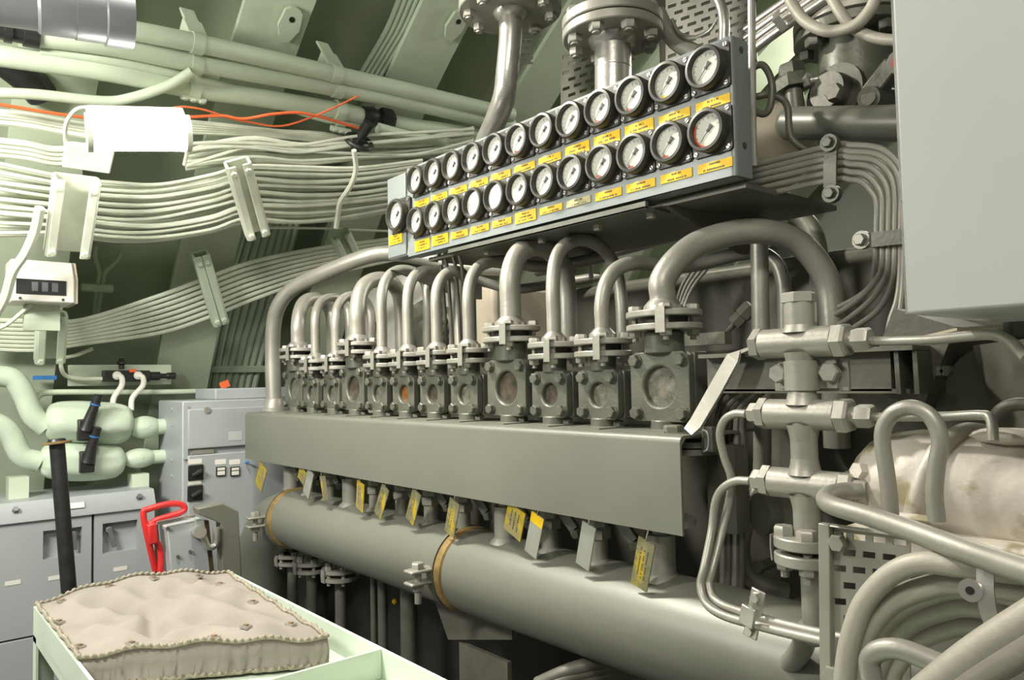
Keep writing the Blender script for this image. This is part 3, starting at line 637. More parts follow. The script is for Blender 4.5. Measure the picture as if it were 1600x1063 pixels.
# the loop pipes
LP = [
 [(1043, 441, 1.41), (1063, 409, 1.44), (1096, 382, 1.49), (1150, 365, 1.56), (1200, 363, 1.62), (1245, 378, 1.68), (1278, 412, 1.72), (1295, 450, 1.74), (1301, 510, 1.74), (1303, 570, 1.74), (1308, 700, 1.74)],
 [(941, 478, 1.41), (947, 447, 1.42), (962, 424, 1.45), (985, 413, 1.49), (1010, 412, 1.55), (1045, 418, 1.62), (1090, 413, 1.70), (1150, 398, 1.76), (1188, 396, 1.80), (1213, 412, 1.81), (1224, 445, 1.81), (1226, 500, 1.81), (1226, 575, 1.81)],
 [(865, 450, 1.41), (869, 410, 1.43), (882, 387, 1.47), (905, 376, 1.53), (932, 382, 1.60), (955, 405, 1.66), (967, 440, 1.68), (972, 490, 1.68), (974, 560, 1.68)],
 [(798, 440, 1.41), (805, 410, 1.43), (818, 393, 1.46), (838, 386, 1.51), (860, 393, 1.57), (878, 415, 1.62), (885, 450, 1.64), (887, 500, 1.64), (888, 550, 1.64)],
 [(732, 465, 1.41), (737, 437, 1.43), (750, 418, 1.47), (772, 410, 1.52), (800, 410, 1.58), (840, 417, 1.66), (890, 412, 1.74), (950, 400, 1.84)],
 [(683, 465, 1.41), (688, 443, 1.43), (698, 430, 1.46), (712, 425, 1.49), (724, 432, 1.53), (720, 455, 1.55), (718, 490, 1.56), (719, 550, 1.56)],
 [(638, 470, 1.41), (642, 445, 1.43), (652, 430, 1.46), (668, 424, 1.5), (690, 426, 1.55), (706, 440, 1.6), (710, 470, 1.6), (710, 550, 1.6)],
 [(597, 470, 1.41), (601, 446, 1.43), (611, 430, 1.46), (626, 423, 1.5), (645, 425, 1.55), (662, 438, 1.6), (668, 465, 1.6), (668, 550, 1.6)],
 [(559, 490, 1.41), (562, 465, 1.43), (570, 448, 1.46), (584, 439, 1.5), (604, 438, 1.56), (620, 452, 1.62), (627, 480, 1.64), (629, 550, 1.64)],
 [(525, 500, 1.41), (528, 482, 1.43), (536, 469, 1.46), (550, 463, 1.5), (566, 466, 1.55), (577, 482, 1.58), (580, 510, 1.58), (580, 560, 1.58)],
 [(493, 500, 1.41), (496, 484, 1.43), (503, 472, 1.46), (516, 466, 1.5), (532, 468, 1.55), (543, 482, 1.58), (546, 510, 1.58), (546, 560, 1.58)],
 [(466, 510, 1.41), (469, 488, 1.43), (476, 474, 1.46), (488, 468, 1.5), (505, 470, 1.56), (517, 486, 1.6), (520, 510, 1.6), (520, 560, 1.6)],
]
for i, x in enumerate(XV):
    big = i in BIG; zf = pb[1] if big else ps[1]; r = .030 if big else .0188
    base = V((x, AY, zf - .012)); q = pxs(LP[i]); dz = q[0].z - base.z
    off = [V((x - q[0].x, AY - q[0].y, 0)) * w_ for w_ in (1, .85, .6, .35, .15)] + [V()] * 20
    pts = [base, base + V((0, 0, dz * .5))] + [p + off[k] for k, p in enumerate(q)]
    pipe('loop_pipe', 'silver pipe looping up out of the %s sight glass valve from %s' % (ORD[i], FIT), 'pipe', pts, r, n=16, sub=5, group='loop pipes over the valves')
pipe('supply_pipe', 'thick silver pipe rising beyond the last valve and bending under the gauge board', 'pipe', pxs([(428, 634, 1.40), (426, 560, 1.40), (428, 505, 1.40), (438, 473, 1.41), (462, 448, 1.45), (515, 423, 1.53), (570, 402, 1.62), (610, 396, 1.7), (660, 402, 1.8), (720, 415, 1.9), (800, 420, 2.0)]), .034, n=18)
b = MB(); c = P(428, 634, Y=1.40); b.lathe((c.x, c.y, ZTOP), (0, 0, 1), [(0, .06), (.012, .06), (.014, .045), (.05, .04), (.055, .036)], 20); tag(b.build('pipe_socket', M['silver']), 'round silver socket under the far supply pipe on the cover', 'socket')
pipe('long_pipe', 'long silver pipe running behind the loop pipes and turning down by the tube bundle', 'pipe', pxs([(840, 422, 1.95), (880, 412, 1.95), (970, 388, 1.95), (1100, 352, 1.95), (1190, 329, 1.95), (1235, 331, 1.95), (1264, 352, 1.95), (1277, 388, 1.95), (1281, 450, 1.95), (1283, 520, 1.95)]), .026, n=16)
pipe('standing_pipe', 'straight standing pipe behind the second loop pipe, bending low behind the small tubes', 'pipe', pxs([(1186, 368, 1.70), (1188, 480, 1.70), (1190, 600, 1.70), (1191, 720, 1.70), (1185, 765, 1.68), (1168, 805, 1.64), (1158, 850, 1.62), (1163, 890, 1.62), (1190, 915, 1.64), (1230, 925, 1.68)]), .022, n=16)
pipe('diagonal_pipe', 'dim pipe slanting down behind the fifth loop pipe', 'pipe', pxs([(735, 434, 1.7), (770, 445, 1.75), (805, 452, 1.8), (860, 445, 1.9), (940, 432, 2.0)]), .018)
# ================================================================== LONG COVER
zb_ = P(800, 791, Y=1.25).z; xl, xr = P(383, 650, Y=1.25).x, P(1062, 690, Y=1.25).x
t = T('long_cover', 'long smooth grey metal cover under the valve row', 'cover', ((xl + xr) / 2, 1.3, zb_))
b = MB(); r = .014; pr = [(1.25, zb_), (1.25, ZTOP - r)] + [(1.25 + r - r * math.cos(a), ZTOP - r + r * math.sin(a)) for a in (.4, .8, 1.2, 1.57)] + [(1.52, ZTOP), (1.52, ZTOP - .006), (1.256 + r, ZTOP - .006), (1.256, ZTOP - r - .006), (1.256, zb_)]
b.prism([(xl, y, z) for y, z in pr], (xr - xl, 0, 0)); b.build('sheet', M['cover'], t, ang=50)
for i, x in enumerate(XV):
    MB().box((x - .06, 1.30, ZTOP), (x + .06, 1.39, ZTOP + .003)).build('seat_plate', M['cover'], t)
c = P(1025, 672, Y=1.3); MB().hexa((xr - .07, 1.32, ZTOP), (0, 0, 1), .022, .016).build('cover_bolt', M['cover'], t)
tag(MB().prism([P(352, 655, Y=1.32), P(384, 642, Y=1.32), P(384, 664, Y=1.32), P(354, 677, Y=1.32)], (0, .006, 0)).build('end_plate', M['cover']), 'small tilted plate at the far end of the long cover', 'plate')
# end hardware under the cover's near end
t = T('end_flange', 'dark bolted flange pair at the open end of the long cover', 'flange', P(1090, 700, Y=1.33))
for k, (yy, m) in enumerate(((682, 'valve'), (697, 'valve'), (708, 'engine'))):
    c = P(1078, yy, Y=1.36); b = MB(); b.lathe(c, (0, 0, 1), [(0, .062), (.012, .062)], 24); b.build('plate', M[m], t)
b = MB(); b.hexa(P(1108, 690, Y=1.33) + V((0, 0, -.02)), (0, 0, 1), .016, .05); b.build('bolt', M['valve'], t)
pipe('wire_clip', 'thin bright wire clip round the end flange of the long cover', 'clip', pxs([(1098, 672, 1.3), (1105, 676, 1.3), (1107, 690, 1.3), (1105, 702, 1.3), (1099, 706, 1.3)]), .002, 'bright', 6)
tag(MB().box((xr - .06, 1.42, zb_ - .02), (xr + .012, 1.47, ZTOP - .03)).build('support_bar', M['engine']), 'dark upright support bar behind the open end of the long cover', 'bar')
b = MB(); p = pxs([(1178, 550, 1.34), (1158, 550, 1.33), (1146, 560, 1.32), (1118, 610, 1.31), (1088, 662, 1.30), (1076, 676, 1.29)])
tag(b.strip(p, V((1, 0, .25)).normalized(), .033, .007).build('strap_bracket', M['silver']), 'slanting bright flat strap from the cover end to the engine beam', 'bracket')
# ================================================================== EXHAUST PIPE
ZP = 1.6 - .556; YP = 1.36; RP = .118
xa, xb = -3.03, -.25
t = T('exhaust_pipe', 'big dull silver exhaust pipe running below the long cover', 'pipe', ((xa + xb) / 2, YP, ZP - RP))
b = MB(); b.lathe((xa, YP, ZP), (1, 0, 0), [(0, RP), (xb - xa, RP)], 48); b.build('straight_pipe', M['cover'], t)
b = MB(); e = [V((xa, YP, ZP))] + [V((xa - .40 * math.sin(a), YP, ZP - .40 * (1 - math.cos(a)))) for a in [math.pi / 2 * k / 9 for k in range(1, 10)]] + [V((xa - .40, YP, ZP - .8))]
b.tube(e, RP, 36); b.build('elbow', M['cover'], t)
for px_, py_, lx in ((432, 800, 398), (690, 887, 648)):
    xc = P(px_, py_, Y=YP).x
    xc = xa if px_ == 432 else -1.83
    MB().lathe((xc - .012, YP, ZP), (1, 0, 0), [(0, RP), (0, RP + .006), (.008, RP + .009), (.026, RP + .006), (.03, RP)], 48, cap=False).build('gasket_ring', M['gasket'], t)
    MB().lathe((xc - .028, YP, ZP), (1, 0, 0), [(0, RP), (0, RP + .009), (.012, RP + .009), (.012, RP)], 48, cap=False).build('clamp_band', M['cover'], t)
    b = MB(); yl_ = YP - RP
    for dz in (.012, -.022):
        b.box((xc - .062, yl_ - .075, ZP + dz), (xc - .016, yl_ + .02, ZP + dz + .01))
    b.build('clamp_lug', M['silver'], t, bevel=.004)
    b = MB(); b.hexa((xc - .040, yl_ - .04, ZP + .022), (0, 0, 1), .019, .018); b.hexa((xc - .040, yl_ - .04, ZP - .022), (0, 0, -1), .018, .018); b.cyl((xc - .040, yl_ - .04, ZP - .075), (xc - .040, yl_ - .04, ZP + .022), .010, n=10); b.build('clamp_bolt', M['silver'], t)
for i, x in enumerate(XV):
    big = i in BIG; r = .032 if big else .022; nm = ORD[i]
    t2 = T('outlet_stub', 'short pipe stub on the exhaust pipe below the %s valve from %s' % (nm, FIT), 'pipe', (x, YP - .01, ZP + RP - .02), 'stubs on the exhaust pipe')
    y_ = YP - .01; z0 = ZP + RP - .012; z1 = zb_ + (.01 if big else .0)
    gap_ = z1 - z0; b = MB(); b.cyl((x, y_, z0), (x, y_, z0 + gap_ * (.72 if big else .5)), r, n=20); b.cyl((x, y_, z0), (x, y_, z1 + .02), r * .6, n=14); b.lathe((x, y_, z0 - .0), (0, 0, 1), [(0, r + .014), (.008, r + .008), (.016, r)], 20); b.build('stub', M['silver'], t2)
    b = MB()
    if big: b.lathe((x, y_, z1), (0, 0, 1), [(-.016, .078), (-.002, .078)], 26); b.build('flange', M['silver'], t2)
    else: b.hexa((x, y_, z0 + gap_ * .5), (0, 0, 1), r + .009, .026); b.hexa((x, y_, z0 + gap_ * .5 + .024), (0, 0, 1), r + .002, .03, .4); b.build('union_nut', M['silver'], t2)
    if i < 11:
        xm = x - .075; b = MB(); p0 = V((xm - .05, 1.31, zb_ + .035)); p1 = V((xm + .015, 1.33, zb_ - .05)); b.bar(p0, p1, (1, .2, .6), .026, .012); b.hexa(p1, (0, .3, -1), .014, .02); b.cyl(p1 + V((.03, .02, .07)), p1 + V((.03, .02, .0)), .013, n=12); b.hexa(p1 + V((.03, .02, .005)), (0, 0, -1), .016, .016)
        tag(b.build('drain_lever', M['valve']), 'small grey drain lever beside the %s stub counted from %s' % (nm, FIT), 'lever', 'drain levers under the cover')
# hanging tags
TG = [((412, 728), (404, 762), 10, 'y', 'yellow tag hanging at the far end of the long cover, over the pipe elbow'),
 ((474, 733), (470, 752), 9, 'y', 'short yellow tag half hidden behind the far part of the long cover'),
 ((486, 736), (478, 774), 9, 'g', 'narrow grey tag beside the short half hidden yellow tag'),
 ((504, 744), (510, 782), 9, 'o', 'narrow tag with yellow ends, tilted the opposite way to its neighbours'),
 ((564, 754), (562, 797), 11, 'y', 'bright yellow tag hanging straight, over the middle of the far pipe section'),
 ((603, 761), (590, 806), 11, 'o', 'worn olive tag hanging between the bright yellow tag and the pipe clamp'),
 ((652, 768), (640, 815), 13, 'o', 'worn olive tag with a yellow upper edge before the pipe clamp'),
 ((711, 783), (702, 835), 15, 'o', 'long worn olive tag hanging right over the clamp ring'),
 ((808, 793), (800, 836), 27, 'y', 'wide yellow printed tag, widest in the row of tags'),
 ((841, 805), (829, 867), 19, 't', 'long tag yellow at the top and bare below, beside the wide yellow tag'),
 ((921, 820), (910, 886), 21, 'g', 'long plain grey tag without lettering under the cover'),
 ((1011, 845), (998, 918), 26, 'o', 'large worn tag with faint lettering beside the last exhaust stub')]
for (a, e, w, k, lab) in TG:
    Yt = 1.262; p0, p1 = P(*a, Y=Yt), P(*e, Y=Yt + .012); wd = (P(a[0] + w, a[1], Y=Yt) - p0).length
    t = T('hanging_tag', lab, 'tag', p0, 'tags hanging under the cover'); sx = V((1, 0, 0)); ax = p1 - p0; n = ax.cross(sx).normalized(); sx = n.cross(ax).normalized() * (1 if n.y < 0 else 1)
    if sx.x < 0: sx = -sx
    if n.y > 0: n = -n
    b = MB(); b.obox((p0 + p1) / 2, ax / 2, sx * wd / 2, n * .0015); b.build('plate', M[{'y': 'tagyel', 'g': 'taggrey', 'o': 'tagmat', 't': 'taggrey'}[k]], t)
    if k == 't': MB().obox(p0 + ax * .12 + n * .0016, ax * .12, sx * wd / 2, n * .0003).build('yellow_band', M['yellow'], t)
    if k in 'yo' and w > 10:
        b = MB()
        for c_ in range(3 if w > 20 else 2):
            for r_ in range(16):
                if rnd(0, 1) < .75: b.obox(p0 + ax * (.18 + .04 * r_) + sx * wd * (-.2 + .2 * c_) + n * .0016, ax * .012, sx * wd * .03, n * .0002)
        b.build('lettering', M['ink'], t)
    MB().tube(spline([p0 + ax * .06 - n * .004, p0 - ax * .05 + n * .004, p0 - ax * .35]), .0014, 6).build('wire', M['bright'], t)
# ================================================================== GAUGE PANEL
PY = 1.40
zt, zb = P(1143, 54, Y=PY).z, P(1146, 274, Y=PY).z; xr, xl = P(1146, 150, Y=PY).x, P(637, 330, Y=PY).x
t = T('gauge_board', 'long blue grey board with two rows of round pressure gauges', 'gauge board', ((xl + xr) / 2, PY + .03, zb))
b = MB(); r = .012
prf = [(xl, PY), (xr - r, PY)] + [(xr - r + r * math.sin(a), PY + r - r * math.cos(a)) for a in (.4, .8, 1.2, 1.57)] + [(xr, PY + .062), (xr - .006, PY + .062), (xr - .006, PY + .008), (xl, PY + .008)]
b.prism([(x, y, zb) for x, y in prf], (0, 0, zt - zb)); b.box((xl, PY + .001, zb), (xr - .01, PY + .05, zb + .006)); b.box((xl, PY + .001, zt - .006), (xr - .01, PY + .05, zt)); b.build('face_plate', M['panel'], t, ang=50)
for py in (77, 225):
    k = P(1155, py, X=xr); MB().cyl((xr - .002, PY + .035, k.z), (xr + .0006, PY + .035, k.z), .008, n=12).build('hole_plug', M['bezel'], t)
ex0 = P(607, 330, Y=PY).x; ez0, ez1 = P(607, 405, Y=PY).z, P(612, 279, Y=PY).z
b = MB(); b.box((ex0, PY - .004, ez0), (xl - .008, PY + .004, ez1)); b.box((ex0, PY - .004, ez0 - .001), (ex0 + .006, PY + .05, ez1)); b.box((ex0, PY, ez0 - .004), (xl, PY + .055, ez0 + .003)); b.build('side_plate', M['panel'], t, bevel=.003)
def gauge(first, x, z, y, R, par, variant):
    "black flanged round gauge"
    g = MB(); s = R * 1.06
    c = .006; pl = [(-s + c, -s), (s - c, -s), (s, -s + c), (s, s - c), (s - c, s), (-s + c, s), (-s, s - c), (-s, -s + c)]
    g.prism([(x + a, y - .007, z + b_) for a, b_ in pl], (0, .007, 0))
    g.lathe((x, y - .007, z), (0, -1, 0), [(0, R * .97), (.014, R), (.022, R), (.027, R * .95), (.028, R * .82), (.014, R * .80)], 40, cap=False)
    o = g.build('gauge', M['bezel'], par)
    d = MB(); d.cyl((x, y - .006, z), (x, y - .019, z), R * .80, n=36); d.mi = 1
    for k in range(13):
        a = math.radians(225 - 270 * k / 12); ca, sa = math.cos(a), math.sin(a); r0, r1 = R * (.60 if k % 3 else .54), R * .68
        d.obox((x + ca * (r0 + r1) / 2, y - .0192, z + sa * (r0 + r1) / 2), V((ca, 0, sa)) * (r1 - r0) / 2, V((-sa, 0, ca)) * R * .008, V((0, .0003, 0)))
    if variant == 'r': d.mi = 2; a0, a1 = 232, 262
    elif variant == 'b': d.mi = 3; a0, a1 = 150, 262
    elif variant == 'y': d.mi = 4; a0, a1 = 236, 266
    if variant:
        vs = []; n = 14
        for k in range(n + 1):
            a = math.radians(a0 + (a1 - a0) * k / n); ca, sa = math.cos(a), math.sin(a)
            for q in ((R * .60, R * .76) if variant != 'b' else (R * .69, R * .79)): vs.append((x + ca * q, y - .0193, z + sa * q))
        d.add(vs, [(2 * k, 2 * k + 1, 2 * k + 3, 2 * k + 2) for k in range(n)])
    d.build('dial', [M['dial'], M['ink'], M['redcap'], M['orange'], M['yellow']], o)
    a = math.radians(228); dv = V((math.cos(a), 0, math.sin(a))); sd = V((-dv.z, 0, dv.x)); p = V((x, y - .0215, z)); m = MB()
    m.prism([p + dv * R * .66, p + sd * R * .025, p - sd * R * .025], (0, .0008, 0)); m.prism([p + sd * R * .04, p - dv * R * .30 + sd * R * .11, p - dv * R * .30 - sd * R * .11, p - sd * R * .04], (0, .0008, 0)); m.cyl(p + V((0, .002, 0)), p - V((0, .001, 0)), R * .07, n=12); m.build('needle', M['ink'], o)
    MB().cyl((x, y - .0235, z), (x, y - .0243, z), R * .815, n=36).build('glass', M['glass'], o)
    for sx in (-1, 1):
        for sz in (-1, 1):
            c_ = V((x + sx * R * .88, y - .007, z + sz * R * .88)); m = MB(); m.cyl(c_, c_ - V((0, .003, 0)), R * .11, n=12); m.mi = 1; q = rnd(0, 3.1)
            m.obox(c_ - V((0, .0032, 0)), V((math.cos(q), 0, math.sin(q))) * R * .1, V((-math.sin(q), 0, math.cos(q))) * R * .018, V((0, .0004, 0))); m.build('screw', [M['bright'], M['ink']], o)
    return o
gx0, gx1 = P(1103, 106, Y=PY - .02).x, P(651, 286, Y=PY - .02).x
gz = (P(1103, 106, Y=PY - .02).z, P(1100, 206, Y=PY - .02).z)
GR = .0475; sp = (gx1 - gx0) / 11
VAR = [[None, 'y', 'r', 'r', None, None, 'r', None, None, None, None, None], ['b', 'r', 'r', 'r', None, None, None, 'r', None, None, None, None]]
NP = [[.0205, .0205, .035, .035, .032, .0205, .0205, .0205, .0205, .0205, .0205, .022], [.0205, .0205, .0205, .0205, .018, .018, .031, .019, .021, .021, .032, .036]]
FADE = {(1, 4)}
def nameplate(x, z, h, y, par, fade=False, lines=2, w=.088):
    b = MB(); b.box((x - w / 2, y - .003, z - h / 2), (x + w / 2, y, z + h / 2)); b.mi = 1
    n = 3 if h > .03 else lines
    for k in range(n):
        zz = z + h * (.28 - .56 * k / max(1, n - 1)); ww = w * (.16 if k == 0 else rnd(.28, .36)); q = x - ww
        while q < x + ww:
            l = rnd(.0012, .003); b.box((q, y - .0033, zz - .0021), (q + l, y - .003, zz + .0021)) if rnd(0, 1) < .85 else None; q += l + .0011
    b.build('nameplate', [M['faded'] if fade else M['yellow'], M['ink']], par)
for row in (0, 1):
    for k in range(12):
        x = gx0 + sp * k; gauge(None, x, gz[row], PY, GR, t, VAR[row][k])
        h = NP[row][k]; zz = gz[row] - GR * 1.06 - (.009 if h > .03 else .014) - h / 2
        nameplate(x + .002, zz, h, PY, t, (row, k) in FADE)
c = P(618, 336, Y=PY - .03); gauge(None, c.x, c.z, PY - .004, .056, t, None)
c = P(619, 374, Y=PY - .004); nameplate(c.x, c.z, .034, PY - .004, t, w=.085)
# lip and supports under the panel
q0, q1 = P(702, 386, Y=1.41), P(1010, 303, Y=1.41)
t = T('panel_support', 'dark angle rail and gussets carrying the gauge board from below', 'support', ((xl + xr) / 2, 1.55, zb - .03))
zz = zb - .018
b = MB(); b.box((q0.x, 1.405, zz - .006), (q1.x, 1.416, zz + .012)); b.box((q0.x, 1.405, zz - .006), (q1.x, 1.50, zz)); b.build('angle_rail', M['valve'], t, bevel=.001)
b = MB(); b.box((xl + .05, 1.45, zz), (xr - .01, 1.85, zz + .012)); b.build('shelf', M['engine'], t)
for x_, m in ((q1.x + .03, 'engine'), (q0.x - .6 + .2, 'engine')):
    b = MB(); b.prism([(x_, 1.43, zz - .004), (x_, 1.84, zz - .004), (x_, 1.84, zz - .09), (x_, 1.74, zz - .09)], (.012, 0, 0)); b.build('gusset', M[m], t)
for x in (-2.1, -1.85, -1.6, -1.38, -1.2):
    MB().hexa((x, 1.46, zz - .006), (0, 0, -1), .012, .014).build('bolt', M['silver'], t)
for j, (x0_, x1_) in enumerate(((692, 690), (700, 699), (708, 712), (716, 722))):
    pipe('gauge_tube', 'dark small gauge tube dropping from the far third of the panel', 'tube', pxs([(x0_, 384, 1.44), (x1_ - 4, 400, 1.46), (x1_, 420, 1.48), (x1_ + 4, 470, 1.52), (x1_ + 8, 540, 1.55)]), .006, 'engine', 8, group='gauge tubes below the panel')
# tube run under the panel (dark, along the engine) then curving down by the wall box
ym = [228, 238, 247, 257, 269, 281]; xm = [1414, 1408, 1399, 1389, 1379, 1370]
yl_ = [(1180, 250), (1180, 258), (1180, 266), (1180, 276), (1180, 288), (1180, 300)]
low_ = [[(1412, 440), (1408, 480), (1401, 535)], [(1407, 430), (1402, 470), (1392, 500), (1386, 535)], [(1398, 420), (1392, 450), (1372, 485), (1335, 512), (1300, 535)], [(1388, 415), (1382, 438), (1362, 468), (1330, 495), (1300, 515)], [(1379, 410), (1374, 430), (1355, 455), (1325, 480), (1290, 500)], [(1369, 400), (1367, 425), (1362, 446), (1338, 466), (1300, 485)]]
for i in range(6):
    Yk = 1.58
    def xrun(px_, py_): return (px_, py_)
    pL = [P(1290 - 8 * 0, ym[i] + 3, Y=Yk)]
    z0 = pL[0].z
    pts = [V((x, Yk + .0, z0 + .0)) for x in (-2.0, -1.7, -1.4, -1.1)] + [P(1290, ym[i] + 2, Y=Yk), P(1330, ym[i] - 1 + i * .3, Y=Yk), P(xm[i] - 38 + i * 3, ym[i] + 4, Y=Yk), P(xm[i] - 9, ym[i] + 28 - i * 2, Y=Yk), P(xm[i], ym[i] + 66 - i * 6, Y=Yk), P(xm[i], 360, Y=Yk)] + [P(*q, Y=Yk + (.0 if i < 2 else .04 * k)) for k, q in enumerate(low_[i])]
    pipe('small_tube', 'small silver tube, %s from outside of six curving beside the wall box' % ORD[i], 'tube', pts, .0066, 'silver', 10, 5, 'six tubes curving beside the wall box')
t = T('tube_clamp', 'upright flat clamp on the level part of the six tubes', 'clamp', P(1297, 260, Y=1.56))
b = MB(); b.strip([P(1298, 232, Y=1.565), P(1297, 260, Y=1.56), P(1297, 292, Y=1.565)], V((1, 0, 0)), .028, .004); b.build('band', M['valve'], t)
for (x, y) in ((1300, 225), (1303, 304)): b = MB(); c = P(x, y, Y=1.57); b.cyl(c, c - V((0, .016, 0)), .019, n=16); b.hexa(c - V((0, .016, 0)), (0, -1, 0), .012, .01); b.build('bolt', M['valve'], t)
t = T('tube_clamp', 'level flat clamp across the upright part of the six tubes', 'clamp', P(1385, 375, Y=1.56))
b = MB(); b.strip([P(1357, 376, Y=1.575), P(1362, 375, Y=1.56), P(1424, 368, Y=1.56)], V((0, 0, 1)), .030, .004); b.build('band', M['valve'], t)
c = P(1350, 376, Y=1.58); b = MB(); b.cyl(c, c - V((0, .014, 0)), .019, n=16); b.hexa(c - V((0, .014, 0)), (0, -1, 0), .013, .012); b.build('bolt', M['silver'], t)
# ================================================================== OVERHEAD FLANGED PIPES
def flanged(lab, cx, cy, Y, rf, pts, rp, tiers, bolts, ph):
    t = T('flanged_pipe', lab, 'pipe', P(*pts[-1][:2], Y=pts[-1][2])); c = P(cx, cy, Y=Y)
    b = MB(); b.tube(spline([V((c.x, c.y, c.z)), V((c.x, c.y, c.z - .08))] + pxs(pts)), rp, 24); b.build('pipe', M['bright'], t)
    MB().lathe((c.x, c.y, c.z), (0, 0, -1), [(0, rp + .018), (.012, rp + .014), (.024, rp)], 28).build('weld_bead', M['bright'], t)
    for z0, h in tiers: MB().lathe((c.x, c.y, c.z + z0), (0, 0, 1), [(0, rf - .003), (.003, rf), (h - .003, rf), (h, rf - .003)], 48).build('flange', M['silver'], t)
    zt_ = tiers[-1][0] + tiers[-1][1]
    for k in range(bolts):
        a = 2 * math.pi * k / bolts + ph; p = V((c.x + math.cos(a) * rf * .8, c.y + math.sin(a) * rf * .8, c.z)); b = MB(); b.hexa(p, (0, 0, -1), .021, .02, a); b.cyl(p - V((0, 0, .019)), p - V((0, 0, .026)), .012, n=10); b.build('bolt', M['silver'], t); MB().hexa(p + V((0, 0, zt_)), (0, 0, 1), .022, .022, a).build('bolt', M['silver'], t)
    MB().cyl((c.x, c.y, c.z + zt_), (c.x, c.y, c.z + zt_ + .3), rp * 1.35, n=24).build('upper_pipe', M['black'], t)
flanged('slim silver pipe hanging from a round bolted flange, sweeping behind the gauge board', 797, 20, 1.62, .172, [(793, 110, 1.62), (788, 150, 1.63), (776, 185, 1.66), (758, 225, 1.72), (740, 270, 1.8)], .039, [(0, .03), (.034, .03)], 8, .2)
flanged('stout short silver pipe under a thick double flange over the gauge board', 957, 62, 1.60, .142, [(958, 110, 1.60), (958, 150, 1.60), (957, 220, 1.60)], .052, [(0, .026), (.030, .030)], 8, .35)
# slotted trays behind
def slotted(lab, poly, Y, rows, cols, m='engine', dx=0.0):
    t = T('slotted_tray', lab, 'tray', P(*poly[3], Y=Y)); p = [P(x, y, Y=Y) for x, y in poly]
    # plate with slots built from strips
    b = MB(); A, B_, Cc, D = p
    def pt(u, v): return A.lerp(B_, u).lerp(D.lerp(Cc, u), v)
    for r_ in range(rows):
        v0, v1 = r_ / rows, (r_ + 1) / rows; vm0, vm1 = v0 + .30 / rows, v0 + .70 / rows; off = .5 / cols * (r_ % 2)
        def quad(u0, u1, a, c): 
            q = [pt(u0, a), pt(u1, a), pt(u1, c), pt(u0, c)]; b.prism(q, (0, .003, 0))
        quad(0, 1, v0, vm0); quad(0, 1, vm1, v1)
        cuts = []
        for k in range(cols): cuts.append((max(0, (k + .18) / cols + off), min(1, (k + .82) / cols + off)))
        u = 0
        for a, c in cuts:
            if a >= .99: continue
            if a > u: quad(u, a, vm0, vm1)
            u = min(1, c)
        if u < 1: quad(u, 1, vm0, vm1)
    b.build('slotted_plate', M[m], t); return t, p
slotted('grey slotted cable tray plate between the two flanged pipes', [(876, 85), (930, 70), (930, 165), (876, 185)], 2.0, 8, 3, 'engine')
slotted('slotted cable tray plate overhead behind the gauge board end', [(1040, -20), (1172, -60), (1172, 60), (1040, 110)], 1.95, 10, 6, 'engine')
slotted('small slotted plate hanging beside the slim flanged pipe', [(812, 60), (832, 60), (832, 100), (812, 100)], 2.1, 4, 2, 'valve')
pipe('conduit', 'bent silver conduit coming down behind the gauge board end', 'pipe', pxs([(1110, -20, 1.7), (1125, 5, 1.7), (1131, 30, 1.7), (1131, 60, 1.7), (1130, 90, 1.7)]), .014, 'bright')
pipe('conduit', 'thick grey hose curving behind the stout flanged pipe', 'pipe', pxs([(1028, 20, 1.75), (1040, 45, 1.75), (1060, 68, 1.75), (1090, 85, 1.75)]), .024, 'silver')
pipe('conduit', 'thin wire loop sagging behind the gauge board', 'wire', pxs([(1050, 30, 1.72), (1062, 52, 1.72), (1085, 58, 1.72), (1108, 48, 1.72), (1120, 30, 1.72)]), .005, 'bright', 8)
pipe('rod', 'thin bright vertical rod beside the gauge board end', 'rod', pxs([(1174, -40, 1.5), (1175, 60, 1.5), (1176, 190, 1.5), (1178, 260, 1.5)]), .0085, 'bright', 10)
tag(MB().box(P(690, -8, Y=2.2), P(700, -4, Y=2.3)).build('clip', M['pale']), 'small clip between the roof frames', 'clip') if False else None
# ================================================================== CASTINGS BEYOND THE PANEL END
t = T('pump_casting', 'grey green cast pump body with a bolted round flange', 'pump', P(1345, 170, Y=1.9)); c = P(1335, 65, Y=1.9)
b = MB(); b.lathe(c, (0, 0, -1), [(0, .085), (.05, .088), (.12, .09), (.17, .10), (.22, .10)], 28); b.build('body', M['valve'], t)
for z0, h in ((0.0, .024), (.03, .024)):
    MB().lathe(c + V((0, 0, z0)), (0, 0, 1), [(0, .142), (.002, .145), (h, .145)], 40).build('flange', M['valve' if z0 == 0 else 'silver'], t)
MB().lathe(c + V((0, 0, .054)), (0, 0, 1), [(0, .13), (.2, .13)], 32).build('upper_body', M['silver'], t)
for k in range(8):
    a = 2 * math.pi * k / 8 + .3; p = c + V((math.cos(a) * .118, math.sin(a) * .118, 0)); b = MB(); b.hexa(p, (0, 0, -1), .02, .022, a); b.build('bolt', M['valve'], t)
for (x, y, m) in ((1404, 96, 'redcap'), (1357, 153, 'engine')):
    k = P(x, y, Y=1.72); b = MB(); b.cyl(k, k + V((0, .1, .02)), .026, n=18); b.build('boss', M['valve'], t)
    MB().cyl(k + V((0, -.002, 0)), k + V((0, .004, 0)), .017, n=18).build('cap', M[m], t)
b = MB(); b.bar(P(1400, 100, Y=1.76), P(1360, 150, Y=1.76), (0, 1, 0), .04, .045); b.build('rib', M['valve'], t, bevel=.006)
t = T('pipe_union', 'large hexagon pipe union standing before the cast pump', 'union', P(1243, 190, Y=1.75)); b = MB()
b.cyl(P(1245, 185, Y=1.75), P(1240, 138, Y=1.75), .022, n=18); b.build('pipe', M['valve'], t)
